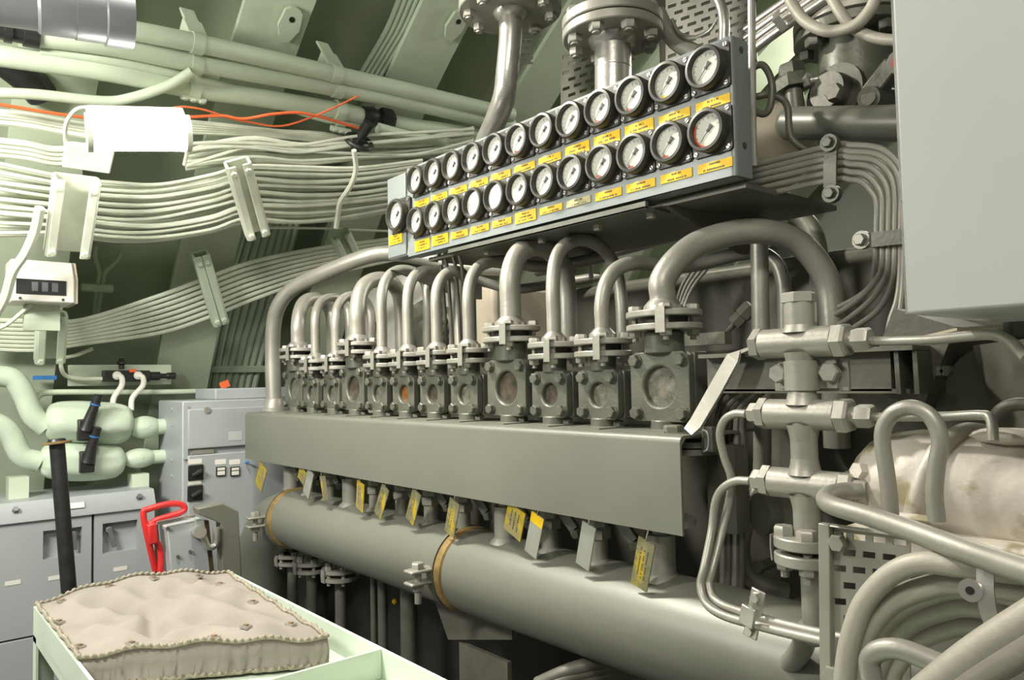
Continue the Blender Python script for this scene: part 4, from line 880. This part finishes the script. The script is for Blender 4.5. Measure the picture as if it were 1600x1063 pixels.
b = MB(); b.hexa(P(1241, 140, Y=1.75), (-.1, 0, 1), .042, .035, .2); b.hexa(P(1238, 120, Y=1.75), (-.1, 0, 1), .034, .03, .6); b.build('nut', M['valve'], t)
b = MB(); b.cyl(P(1255, 128, Y=1.75), P(1292, 122, Y=1.78), .012, n=12); b.hexa(P(1258, 127, Y=1.75), V((1, .1, .1)), .02, .014); b.build('threaded_stem', M['bright'], t)
b = MB(); k = P(1310, 150, Y=1.8); b.lathe(k, (-.1, -1, .1), [(0, .075), (.02, .075), (.022, .05), (.05, .045)], 24); k2 = P(1308, 147, Y=1.72); b.hexa(k2, (-.1, -1, .1), .022, .02); tag(b.build('pump_cover', M['engine']), 'round bolted cover behind the level fat pipe', 'cover')
b = MB(); a, e = P(1218, 193, Y=1.66), P(1470, 193, Y=1.66); b.lathe(a, e - a, [(-.0, .012), (.008, .03), (.022, .0385), ((e - a).length, .0385)], 28); tag(b.build('level_pipe', M['cover']), 'fat level grey pipe going behind the pale wall box', 'pipe')
for lab, pts, r, m in (('grey hose hanging in a loop before the cast pump flange', [(1233, -5, 1.6), (1243, 15, 1.6), (1262, 36, 1.6), (1295, 49, 1.6), (1335, 40, 1.6), (1360, 15, 1.6), (1370, -10, 1.6)], .013, 'hose'),
                       ('grey hose crossing over to the pale wall box', [(1295, -10, 1.62), (1310, 15, 1.62), (1330, 42, 1.62), (1355, 55, 1.62), (1385, 62, 1.62), (1430, 63, 1.62)], .012, 'hose'),
                       ('thin tube coiled in a ring beside the gauge board end', [(1172, 172, 1.52), (1195, 178, 1.52), (1205, 160, 1.52), (1205, 125, 1.52), (1192, 102, 1.52), (1176, 108, 1.52), (1170, 130, 1.52), (1178, 150, 1.54), (1200, 148, 1.56), (1222, 155, 1.58), (1231, 170, 1.58), (1233, 200, 1.58), (1240, 220, 1.58), (1268, 240, 1.6)], .0078, 'engine')):
    pipe('hose' if 'hose' in lab else 'coil_tube', lab, 'hose' if 'hose' in lab else 'tube', pxs(pts), r, m)
for i in range(4):
    pipe('slanting_tube', 'bright tube, %s of the four slanting up behind the rod, counted from below' % ORD[i], 'tube', pxs([(1165, 88 - 14 * i, 1.75), (1215, 50 - 13 * i, 1.75), (1300, -8 - 13 * i, 1.75)]), .0115, 'bright', 12, group='slanting tubes behind the rod')
b = MB(); p = [P(1213, 20, Y=1.72), P(1226, 46, Y=1.72)]; tag(b.strip([p[0], p[0].lerp(p[1], .5) - V((0, .02, 0)), p[1]], V((1, 0, .6)), .02, .005).build('tube_clip', M['bright']), 'narrow clip over the four slanting tubes', 'clip')
# pale wall box
Yb = .95; c0 = P(1416, 492, Y=Yb); c1 = P(1600, 200, Y=Yb)
t = T('wall_box', 'big pale grey steel box hanging in front of the engine end', 'box', (c0.x + .22, Yb + .15, c0.z))
MB().box((c0.x, Yb, c0.z), (c0.x + .44, Yb + .3, c0.z + .85)).build('box_body', M['wallbox'], t, bevel=.004)
MB().box((c0.x - .006, Yb + .012, c0.z + .002), (c0.x, Yb + .02, c0.z + .85)).build('edge_seam', M['bright'], t)
tag(MB().box((c0.x + .05, Yb + .31, c0.z - .03), (c0.x + .4, 1.45, c0.z + .03)).build('box_mount', M['engine']), 'dark mounting beam under the pale wall box', 'mount')
# ================================================================== UPRIGHT PIPE CROSS
YF = 1.15
c = P(1250, 535, Y=YF); fx = c.x
def fz(py, px=1254): return P(px, py, Y=YF).z
t = T('pipe_cross', 'tall upright silver manifold pipe with three cross pieces', 'manifold', (fx, YF, fz(850)))
b = MB(); b.lathe((fx, YF, fz(850)), (0, 0, 1), [(0, .021), (fz(560) - fz(850), .021)], 28); b.lathe((fx, YF, fz(520)), (0, 0, 1), [(0, .0235), (fz(470) - fz(520), .0235)], 28)
b.build('upright', M['silver'], t)
MB().hexa((fx, YF, fz(472)), (0, 0, 1), .028, .016, .25).build('cap_nut', M['silver'], t)
hw = [(.066, .060), (.060, .060), (.058, .062)]
for k, py in enumerate((535, 648, 757)):
    z = fz(py); l, r = hw[k]; b = MB()
    b.lathe((fx - l, YF, z), (1, 0, 0), [(0, .0235), (.001, .0245), (l + r - .001, .0245), (l + r, .0235)], 28)
    for s in (1, -1): b.lathe((fx, YF, z), (0, 0, s), [(.016, .0275), (.024, .0245), (.034, .0222), (.042, .0212)], 28, cap=False)
    b.build('cross_piece', M['silver'], t)
    b = MB(); b.hexa((fx - l - .001, YF, z), (-1, 0, 0), .027, .017, .3)
    if k: b.hexa((fx - l - .016, YF, z), (-1, 0, 0), .018, .02, .3)
    b.build('side_nut', M['silver'], t)
    b = MB(); b.hexa((fx + r + .001, YF, z), (1, 0, 0), .028, .02, .1)
    if k < 2: b.lathe((fx + r + .02, YF, z), (1, 0, 0), [(0, .014), (.012, .014)], 16); b.hexa((fx + r + .03, YF, z), (1, 0, 0), .0185, .024, .2)
    else: b.hexa((fx + r + .02, YF, z), (1, 0, 0), .02, .02, .2)
    b.build('union_nut', M['silver'], t)
z0, z1 = fz(612), fz(562)
t = T('saddle_clamp', 'square saddle clamp with two big bolts on the upright pipe cross', 'clamp', (fx, YF, z0))
b = MB(); b.box((fx - .058, YF + .016, z0), (fx + .07, YF + .024, z1)); b.box((fx - .045, YF + .008, z0 + .004), (fx + .055, YF + .016, z1)); b.build('plate', M['silver'], t, bevel=.0015)
MB().cyl((fx, YF + .002, z0 + .002), (fx, YF + .002, z1 - .002), .0275, n=28).build('saddle', M['silver'], t)
for s, ph in ((-.041, .4), (.047, .0)): b = MB(); p = V((fx + s, YF + .008, (z0 + z1) / 2 + .004)); b.hexa(p, (0, -1, 0), .0165, .014, ph); b.build('bolt', M['silver'], t)
zf = fz(858); t = T('pipe_flange', 'bolted flange pair at the foot of the upright pipe cross', 'flange', (fx, YF, zf))
for z in (zf - .022, zf + .004): MB().lathe((fx, YF, z), (0, 0, 1), [(0, .05), (.002, .052), (.016, .052), (.018, .05)], 32).build('flange', M['silver'], t)
for a in (3.6, 5.2, .6, 2.1): p = V((fx + .036 * math.cos(a), YF + .036 * math.sin(a), zf)); b = MB(); b.hexa(p + V((0, 0, .022)), (0, 0, 1), .0165, .015, a); b.hexa(p - V((0, 0, .022)), (0, 0, -1), .014, .012, a); b.cyl(p - V((0, 0, .045)), p, .007, n=8); b.build('bolt', M['silver'], t)
MB().strip([(fx - .054, YF - .01, zf + .02), (fx - .055, YF - .01, zf), (fx - .053, YF - .01, zf - .022)], (0, 1, 0), .02, .002).build('earth_strap', M['bright'], t)
zz = fz(885); pipe('drain_pipe', 'pipe leaving the foot flange of the pipe cross and bending into the exhaust pipe', 'pipe', [V((fx + .006, YF, zf - .02)), V((fx + .006, YF, zf - .08)), V((fx + .006, YF, zf - .13)), P(1262, 985, Y=1.18), P(1252, 1015, Y=1.22), P(1232, 1042, Y=1.27)], .0185, 'silver', 18)
b = MB(); k = P(1236, 1036, Y=1.265); b.lathe(k, (-.35, .8, -.5), [(0, .02), (.006, .026), (.02, .026)], 20); tag(b.build('weld_ring', M['bright']), 'weld ring where the drain pipe enters the exhaust pipe', 'ring')
for lab, pts in (('thin silver tube curving from the middle cross piece down to the slotted plate', [(1166, 647, YF), (1148, 647, YF), (1132, 657, YF), (1125, 680, YF), (1132, 715, 1.16), (1143, 750, 1.17), (1138, 790, 1.17), (1126, 840, 1.15), (1113, 890, 1.12), (1108, 915, 1.11), (1122, 942, 1.1), (1175, 962, 1.08), (1240, 980, 1.07), (1330, 1000, 1.06)]),
                 ('thin silver tube curving from the lowest cross piece down to the slotted plate', [(1172, 752, YF), (1150, 752, YF), (1130, 763, YF), (1118, 785, YF), (1112, 830, 1.14), (1101, 885, 1.11), (1095, 915, 1.1), (1104, 944, 1.09), (1130, 962, 1.08), (1180, 977, 1.07), (1240, 992, 1.06), (1330, 1012, 1.05)])):
    pipe('thin_tube', lab, 'tube', pxs(pts), .0073, 'silver', 12)
c = P(1172, 962, Y=1.06); ax = (P(1180, 924, Y=1.06) - P(1166, 1000, Y=1.06)).normalized()
t = T('tube_saddle', 'small two bolt clamp holding both thin tubes', 'clamp', c); sx = ax.cross(V((0, 1, 0))).normalized()
b = MB(); b.obox(c + V((0, .012, 0)), ax * .040, sx * .0125, V((0, .002, 0))); b.obox(c + V((0, -.006, 0)), ax * .016, sx * .0125, V((0, .004, 0))); b.build('plate', M['bright'], t, bevel=.002)
for s in (-1, 1): MB().hexa(c + ax * .028 * s + V((0, .01, 0)), (0, -1, 0), .0085, .009).build('bolt', M['bright'], t)
for lab, pts, r in (('thin pipe leading away from the top cross piece under the wall box', [(1348, 533, YF), (1400, 533, YF), (1460, 531, 1.12), (1520, 525, 1.08), (1555, 524, 1.05), (1580, 535, 1.03), (1605, 562, 1.0)], .0068),
                    ('thin pipe leading away from the middle cross piece behind the bent handle pipe', [(1352, 652, YF), (1400, 652, YF), (1480, 651, 1.15), (1530, 649, 1.14), (1548, 655, 1.13), (1552, 690, 1.12)], .0068),
                    ('dark tube hooking up behind the cast pump', [(1556, 700, 1.2), (1554, 660, 1.2), (1566, 640, 1.2), (1590, 632, 1.2), (1620, 634, 1.2)], .009)):
    pipe('thin_pipe', lab, 'pipe', pxs(pts), r, 'silver' if 'dark' not in lab else 'engine')
# ================================================================== CAST PUMP AND PIPES, LOWER END
YC = 1.22; c = P(1470, 765, Y=YC)
t = T('cast_pump', 'pale cast metal pump with a raised rib behind the bent handle pipe', 'pump', c - V((0, 0, .14)))
rr = P(1470, 672, Y=YC).z - c.z; xa = P(1352, 770, Y=YC).x
b = MB(); prof = [(0, rr * .55), (.02, rr * .78), (.055, rr * .93), (.09, rr), (.13, rr), (.16, rr * .97), (.33, rr * .98), (.5, rr)]
b.lathe((xa, YC, c.z), (1, 0, 0), prof, 44); b.build('casing', M['cast'], t, ang=60)
b = MB(); x_ = P(1525, 690, Y=YC).x; pts = [V((x_ - .075 * k / 8, YC + math.cos(a) * (rr - .001), c.z + math.sin(a) * (rr - .001))) for k, a in enumerate([1.3 + 2.9 * k / 8 for k in range(9)])]
b.tube(spline(pts, 4), .014, 14); b.build('rib', M['cast'], t)
b = MB(); b.box(P(1388, 800, Y=YC - .115), P(1478, 822, Y=YC - .10)); b.box((xa + .02, YC - .12, c.z - rr * .9), (xa + .5, YC - .02, c.z - rr * .55)); b.build('foot_block', M['cast'], t, bevel=.01)
for (x, y) in ((1350, 738), (1342, 775), (1592, 788)):
    b = MB(); b.hexa(P(x, y, Y=YC - .06), (-.3, -1, .2), .014, .018); b.build('bolt', M['cast'], t)
k = P(1570, 690, Y=YC); b = MB(); b.ell(P(1580, 682, Y=YC - .04), (.05, 0, 0), (0, .03, 0), (0, 0, .012), 16, 8, .05); b.build('boss', M['cast'], t)
pipe('handle_pipe', 'bent silver pipe standing like a handle in front of the cast pump', 'pipe', pxs([(1392, 815, 1.04), (1389, 770, 1.04), (1384, 730, 1.04), (1379, 695, 1.04), (1381, 668, 1.04), (1396, 646, 1.04), (1422, 637, 1.04), (1448, 646, 1.04), (1464, 668, 1.04), (1469, 695, 1.04), (1464, 725, 1.04), (1460, 770, 1.04), (1464, 815, 1.04)]), .0105, n=16)
pipe('slant_pipe', 'silver pipe sloping down across the slotted plate from the lowest cross piece', 'pipe', pxs([(1345, 768, 1.12), (1318, 768, 1.10), (1297, 773, 1.06), (1290, 782, 1.02), (1305, 792, .99), (1360, 808, .96), (1430, 832, .92), (1520, 865, .88), (1640, 905, .82)]), .0128, n=18)
# slotted plate
Ys = 1.02
t, p = slotted('light grey slotted bracket plate below the sloping silver pipe', [(1298, 822), (1422, 838), (1422, 1110), (1298, 1110)], Ys, 11, 4, 'silver')
b = MB(); b.bar(P(1290, 818, Y=Ys - .006), P(1293, 1120, Y=Ys - .006), (1, 0, 0), .016, .012); b.bar(P(1290, 820, Y=Ys - .004), P(1420, 838, Y=Ys - .004), (0, 1, 0), .014, .003); b.build('folded_edge', M['silver'], t, bevel=.003)
for (x, y) in ((1312, 848), (1304, 1052)): MB().hexa(P(x, y, Y=Ys - .002), (0, -1, 0), .0125, .012).build('bolt', M['silver'], t)
HS = [[(1680, 905), (1500, 885), (1440, 880), (1392, 898), (1352, 940), (1332, 990), (1322, 1040), (1316, 1110)],
      [(1680, 935), (1510, 912), (1450, 918), (1392, 942), (1355, 985), (1338, 1030), (1328, 1110)],
      [(1680, 950), (1520, 922), (1460, 928), (1402, 955), (1372, 992), (1356, 1040), (1346, 1110)],
      [(1680, 975), (1525, 944), (1470, 950), (1420, 970), (1384, 1005), (1364, 1050), (1352, 1110)],
      [(1680, 1005), (1530, 975), (1480, 980), (1432, 1000), (1400, 1035), (1388, 1063), (1380, 1120)]]
for i, pts in enumerate(HS):
    pipe('rubber_hose', 'grey rubber hose arching down past the slotted plate, %s of five counted from above' % ORD[i], 'hose', [P(x, y, Y=.90 + .02 * i) for x, y in pts], (.0125, .0135, .011, .0155, .014)[i], 'hose', 16, group='five hoses past the slotted plate')
t = T('hose_clamp', 'pale strap clamp over the five grey hoses', 'clamp', P(1545, 950, Y=.86))
b = MB(); b.strip(spline([P(1540, 890, Y=.87), P(1540, 925, Y=.862), P(1546, 960, Y=.862), P(1562, 1000, Y=.87), P(1570, 1030, Y=.88)]), V((1, 0, 0)), .016, .003); b.build('strap', M['bright'], t)
b = MB(); k = P(1518, 922, Y=.862); b.lathe(k, (0, -1, 0), [(0, .0115), (.004, .0115)], 20); b.mi = 1; b.cyl(k, k - V((0, .005, 0)), .0042, n=12); b.build('eyelet', [M['bright'], M['gap']], t)
pipe('bent_tube', 'silver tube bending up out of the hoses and away over the lower edge', 'tube', [P(*q, Y=.82) for q in ((1372, 1110), (1362, 1060), (1360, 1030), (1378, 1016), (1410, 1016), (1460, 1035), (1520, 1062), (1600, 1100))], .011, n=16)
for i, (y0, y1) in enumerate(((1085, 985), (1112, 1018))):
    pipe('fat_hose', 'fat pale hose rising across the lower corner, %s one' % ('upper', 'lower')[i], 'hose', [P(1440, y0 + 5, Y=.72), P(1520, (y0 + y1) / 2 - 8, Y=.72), P(1600, y1 - 10, Y=.72), P(1700, y1 - 70, Y=.72)], .0155, 'hose', 18)
# ================================================================== ENGINE BODY
t = T('engine_block', 'dark painted engine block behind the valves and loop pipes', 'engine', (-1.8, 2.1, 0))
MB().box((-3.25, 1.84, .1), (-.35, 2.6, 1.66)).build('crankcase', M['engine'], t, bevel=.02)
MB().box((-2.15, 1.98, 1.66), (-.6, 2.5, 1.93)).build('cylinder_head', M['engine'], t, bevel=.015); MB().box((-3.6, 1.62, 0), (-1.2, 1.84, .86)).build('dark_bay_box', M['gap'], t)  # black box added to darken the bay under the exhaust pipe
z0, z1 = P(1200, 612, Y=1.34).z, P(1200, 553, Y=1.34).z
tb = T('engine_beam', 'dark level girder behind the upright pipe cross', 'beam', (-.75, 1.38, z0))
a, e = P(1105, 580, Y=1.36), P(1392, 580, Y=1.36)
MB().box((a.x, 1.36, z0), (e.x, 1.372, z1)).build('web', M['engine'], tb); MB().box((a.x, 1.33, z1 - .004), (e.x + .05, 1.55, z1 + .004)).build('upper_flange', M['engine'], tb); MB().box((a.x, 1.36, z0 - .004), (e.x + .03, 1.55, z0 + .004)).build('lower_flange', M['engine'], tb)
for x in (1398, 1427):
    k = P(x, 560, Y=1.34); b = MB(); b.prism([P(x - 2, 548, Y=1.34), P(x + 5, 548, Y=1.34), P(x + 10, 616, Y=1.34), P(x + 2, 616, Y=1.34)], (0, .3, 0)); b.build('stiffener', M['valve'], tb)
tag(MB().box((-1.19, 1.77, .05), (-.3, 1.83, 1.62)).build('side_casing', M['engine'], bevel=.01), 'dark flat engine casing behind the thin tubes', 'casing')
for i in range(5):
    x = 1122 + i * 10; pipe('fuel_tube', 'dim upright tube beside the standing pipe, %s of five counted from the strap bracket' % ORD[i], 'tube', pxs([(x + 30, 612, 1.42), (x + 12 + i, 625, 1.44), (x, 650, 1.46), (x - 2, 720, 1.46), (x - 3, 850, 1.46), (x - 4, 960, 1.46)]), .0075, 'silver' if i % 2 else 'engine', 10, group='dim upright tubes')
b = MB(); k = P(1245, 800, Y=1.55); b.lathe(k, (-.5, -1, 0), [(0, .06), (.05, .06), (.06, .045), (.09, .045)], 24); tag(b.build('round_fitting', M['engine']), 'dark round fitting behind the foot of the pipe cross', 'fitting')
for (x, y, lab) in ((1187, 886, 'nut on the engine casing beside the standing pipe bend'), (1232, 950, 'nut on the engine casing beside the foot flange')):
    b = MB(); k = P(x, y, Y=1.5); b.cyl(k + V((0, .13, 0)), k, .012, n=10); b.hexa(k, (0, -1, 0), .016, .014); tag(b.build('nut', M['valve']), lab, 'nut')
t = T('flywheel_guard', 'dark green slanted guard beneath the pale wall box', 'guard', P(1540, 700, Y=1.5))
b = MB(); b.prism([P(1462, 700, Y=1.45), P(1462, 600, Y=1.45), (P(1500, 560, Y=1.45)), P(1530, 540, Y=1.45), P(1600, 720, Y=1.45)], (0, .03, 0)); b.build('side_plate', M['valve'], t)
b = MB(); b.prism([P(1520, 540, Y=1.43), P(1680, 520, Y=1.25), P(1680, 720, Y=1.25), P(1570, 720, Y=1.43)], (0.02, .1, 0)); b.build('cover', M['engine'], t)
b = MB(); b.bar(P(1440, 532, Y=1.25), P(1530, 512, Y=1.15), (0, 1, 0), .06, .004); tag(b.build('bracket', M['beige']), 'pale buff bracket tongue under the wall box', 'bracket')
b = MB(); k = P(1455, 560, Y=1.5); b.obox(k, (.05, 0, -.02), (0, .1, 0), (.03, 0, .07)); tag(b.build('gear_cover', M['engine']), 'dark cover between girder and slanted guard', 'cover')
for x in (1470, 1482):
    b = MB(); b.hexa(P(x, 580, Y=1.38), (0, -1, 0), .01, .014); tag(b.build('bolt', M['valve']), 'small bolt head beside the slanted guard, %s' % ('square one' if x == 1470 else 'round one'), 'bolt')
b = MB(); p = pxs([(1088, 450, 1.75), (1085, 470, 1.75)])
for i in range(4): pipe('wire', 'grey wire slanting down behind the first loop pipe', 'wire', pxs([(1105 - i * 8, 420, 1.8), (1082 - i * 6, 450, 1.78), (1066 - i * 4, 490, 1.76), (1062 - i * 4, 530, 1.76)]), .005, 'silver', 8, group='wires behind the first loop pipe')
b = MB(); a, e = P(1136, 518, Y=1.72), P(1175, 478, Y=1.74); d = (e - a); b.cyl(a, e, .008, n=10); b.hexa(a + d * .3, d, .02, .03); b.hexa(a + d * .62, d, .022, .035); tag(b.build('tube_union', M['engine']), 'slanted tube union on the engine behind the strap bracket', 'union')
b = MB(); b.bar(P(1075, 532, Y=1.6), P(1138, 528, Y=1.6), (0, 1, 0), .03, .03); tag(b.build('ledge', M['valve']), 'short dark ledge beside the first valve flange', 'ledge')
# ---- things behind the loop pipes
tag(MB().box((P(566, 545, Y=2.05).x, 2.05, 1.2), (P(664, 545, Y=2.05).x, 2.3, P(600, 432, Y=2.05).z)).build('white_locker', M['cream'], bevel=.01), 'white locker side seen between the far loop pipes', 'locker')
b = MB(); k = P(583, 510, Y=2.02); b.cyl(k, k + V((0, .03, 0)), .025, n=18); tag(b.build('red_button', M['red']), 'round red button glimpsed between two loop pipes', 'button')
b = MB(); k = P(668, 500, Y=2.05); b.lathe(k, (-.3, -.4, .9), [(-.12, .12), (0, .12), (.07, .06), (.09, .06)], 26); tag(b.build('engine_funnel', M['valve']), 'dark rounded funnel housing behind the sixth and seventh loop pipe', 'housing')
tag(MB().box(P(742, 545, Y=1.95), P(868, 452, Y=2.3)).build('beige_casing', M['beige'], bevel=.02), 'beige casing seen between the third and fifth loop pipe', 'casing')
b = MB(); a, e = P(690, 470, Y=1.7), P(700, 545, Y=1.7); d = e - a
for k in range(4): b.hexa(a + d * (.2 + .2 * k), d, .017, .018)
b.cyl(a, e, .009, n=10); tag(b.build('tube_fitting', M['valve']), 'stack of small hexagon fittings between the fifth and sixth loop pipe', 'fitting')
for i, (x0_, y0_, x1_, y1_) in enumerate(((880, 460, 1010, 425), (1040, 470, 1190, 450))):
    tag(MB().bar(P(x0_, y0_, Y=1.9), P(x1_, y1_, Y=1.9), (0, 1, 0), .2, .035).build('rail', M['engine']), 'dark engine rail behind the loop pipes, %s' % ('between third and second pipe', 'behind the first pipe'), 'rail') if False else None
b = MB(); a, e = P(905, 448, Y=1.86), P(945, 422, Y=1.86)
k = P(923, 405, Y=1.84); b.hexa(k, (0, 0, -1), .018, .022); b.cyl(k - V((0, 0, .02)), k - V((0, 0, .07)), .008, n=8); tag(b.build('engine_bolt', M['bright']), 'bright engine bolt framed by the third loop pipe', 'bolt')
# ================================================================== LOWER DARK BAY
for i, (x, y) in enumerate(((430, 865), (457, 872), (487, 884), (532, 896))):
    t = T('pipe_flange', 'small dark flange under the exhaust pipe, %s from the far elbow' % ORD[i], 'flange', P(x, y, Y=1.42), 'flanges under the exhaust pipe'); c = P(x, y, Y=1.42)
    for z in (-.022, .008): MB().lathe(c + V((0, 0, z)), (0, 0, 1), [(0, .072), (.014, .072)], 26).build('flange', M['silver'], t)
    MB().tube(spline([c + V((0, 0, .02)), c + V((0, .0, .08)), c + V((-.01, .03, .18))]), .026, 14).build('pipe', M['valve'], t)
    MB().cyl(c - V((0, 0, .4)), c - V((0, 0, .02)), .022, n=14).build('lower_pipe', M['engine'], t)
    for a in (3.6, 4.9, 6.0): p = c + V((math.cos(a) * .056, math.sin(a) * .056, 0)); b = MB(); b.hexa(p + V((0, 0, .022)), (0, 0, 1), .014, .014, a); b.cyl(p - V((0, 0, .036)), p + V((0, 0, .024)), .008, n=8); b.build('bolt', M['silver'], t)
    MB().strip([c + V((.0, -.074, .024)), c + V((.0, -.076, 0)), c + V((0, -.074, -.024))], (1, 0, 0), .028, .003).build('earth_strap', M['silver'], t)
for i, (x, r) in enumerate(((583, .012), (597, .018), (638, .030))):
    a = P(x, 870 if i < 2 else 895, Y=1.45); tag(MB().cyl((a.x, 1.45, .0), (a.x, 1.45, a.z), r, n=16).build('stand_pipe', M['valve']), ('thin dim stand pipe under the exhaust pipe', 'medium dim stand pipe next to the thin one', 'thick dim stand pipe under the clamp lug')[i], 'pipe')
t = T('pipe_support', 'dark tapered support plate under the exhaust pipe clamp', 'support', P(735, 1000, Y=1.4))
b = MB(); b.prism([P(672, 918, Y=1.38), P(800, 955, Y=1.38), P(800, 1000, Y=1.38), P(700, 1000, Y=1.38)], (0, .02, 0)); b.box((P(715, 1000, Y=1.38).x, 1.385, .0), (P(790, 1000, Y=1.38).x, 1.40, P(705, 1000, Y=1.38).z)); b.build('plate', M['engine'], t)
for i in range(3):
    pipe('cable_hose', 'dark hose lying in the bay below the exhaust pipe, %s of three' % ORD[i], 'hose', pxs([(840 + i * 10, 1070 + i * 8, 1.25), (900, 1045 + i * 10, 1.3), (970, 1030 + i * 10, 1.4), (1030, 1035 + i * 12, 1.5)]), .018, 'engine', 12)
tag(MB().ell(P(617, 940, Y=1.6), (.012, 0, 0), (0, .012, 0), (0, 0, .012), 10, 6).build('yellow_cap', M['yellow']), 'tiny yellow cap in the dark bay under the exhaust pipe', 'cap')
# valve at the far end of the cover
t = T('drain_cock', 'small brass brown cock standing by the far elbow', 'cock', P(371, 790, Y=1.3)); a = P(371, 795, Y=1.3)
b = MB(); b.lathe(a, (0, 0, 1), [(0, .028), (.04, .028), (.045, .034), (.06, .034), (.065, .02), (.14, .02), (.145, .024), (.16, .024), (.19, .016)], 16); b.build('body', M['hose'], t)
pipe('cock_lever', '', '', pxs([(371, 729, 1.3), (377, 723, 1.3), (388, 723, 1.3)]), .005, 'blue', 8, parent=t)
# ================================================================== LIGHT AND CAMERA
def area(name, loc, aim, sx, sy, power, col):
    l = bpy.data.lights.new(name, 'AREA'); l.shape = 'RECTANGLE'; l.size = sx; l.size_y = sy; l.energy = power; l.color = col
    o = bpy.data.objects.new(name, l); C.objects.link(o); o.location = V(loc)
    d = V(aim) - V(loc); o.rotation_euler = d.to_track_quat('-Z', 'Y').to_euler(); o['kind'] = 'helper'; return o
WARM = (1, .95, .84)
key = area('overhead_light', (-2.3, .58, 3.2), (-1.6, 1.35, 1.2), .15, .15, 37, WARM); key.data.spread = math.radians(125)
area('overhead_light', (.25, -.35, 3.0), (-.6, 1.2, 1.3), .9, .25, 31, WARM)  # unseen soft fill over the engine front
area('hull_fill', (-2.1, -.85, 2.55), (-3.8, 1.0, 1.3), .8, .2, 78, (1, .97, .88))  # unseen wall-wash fill, added to brighten the hull side
area('overhead_light', (-1.6, 4.2, 3.4), (-2.4, 2.6, 1.8), 1.0, .3, 36, (1, .97, .85))  # unseen fill, added to lift the hull frames behind the engine
w = bpy.data.worlds.new('room_air'); bpy.context.scene.world = w; w.use_nodes = True
w.node_tree.nodes['Background'].inputs[0].default_value = (1, .97, .90, 1); w.node_tree.nodes['Background'].inputs[1].default_value = .2
cd = bpy.data.cameras.new('camera'); co = bpy.data.objects.new('camera', cd); C.objects.link(co)
cd.sensor_width = 36; cd.lens = F * 36 / 1600; cd.clip_start = .05
mw = Matrix.Identity(4)
for i, v in enumerate((RT, UP, -FW)):
    for k in range(3): mw[k][i] = v[k]
mw.translation = CAM; co.matrix_world = mw
sc = bpy.context.scene; sc.camera = co
sc.view_settings.view_transform = 'Standard'; sc.view_settings.look = 'None'; sc.view_settings.gamma = 1; sc.view_settings.exposure = 0.0; sc.view_settings.use_curve_mapping = False

tag(MB().ell(P(1222, 215, Y=2.0), (.1, 0, 0), (0, .08, 0), (0, 0, .1), 20, 12).build('rounded_casing', M['beige'])
    , 'buff rounded casing half hidden behind the level fat pipe end', 'casing')

tag(MB().box(P(1030, 120, Y=2.4), P(1180, -60, Y=2.6)).build('dark_backing_box', M['engine'], bevel=.01), 'dark box added to darken the view behind the overhead slotted tray plate', 'locker')  # added dark backing, keeps the tray slots from showing bright
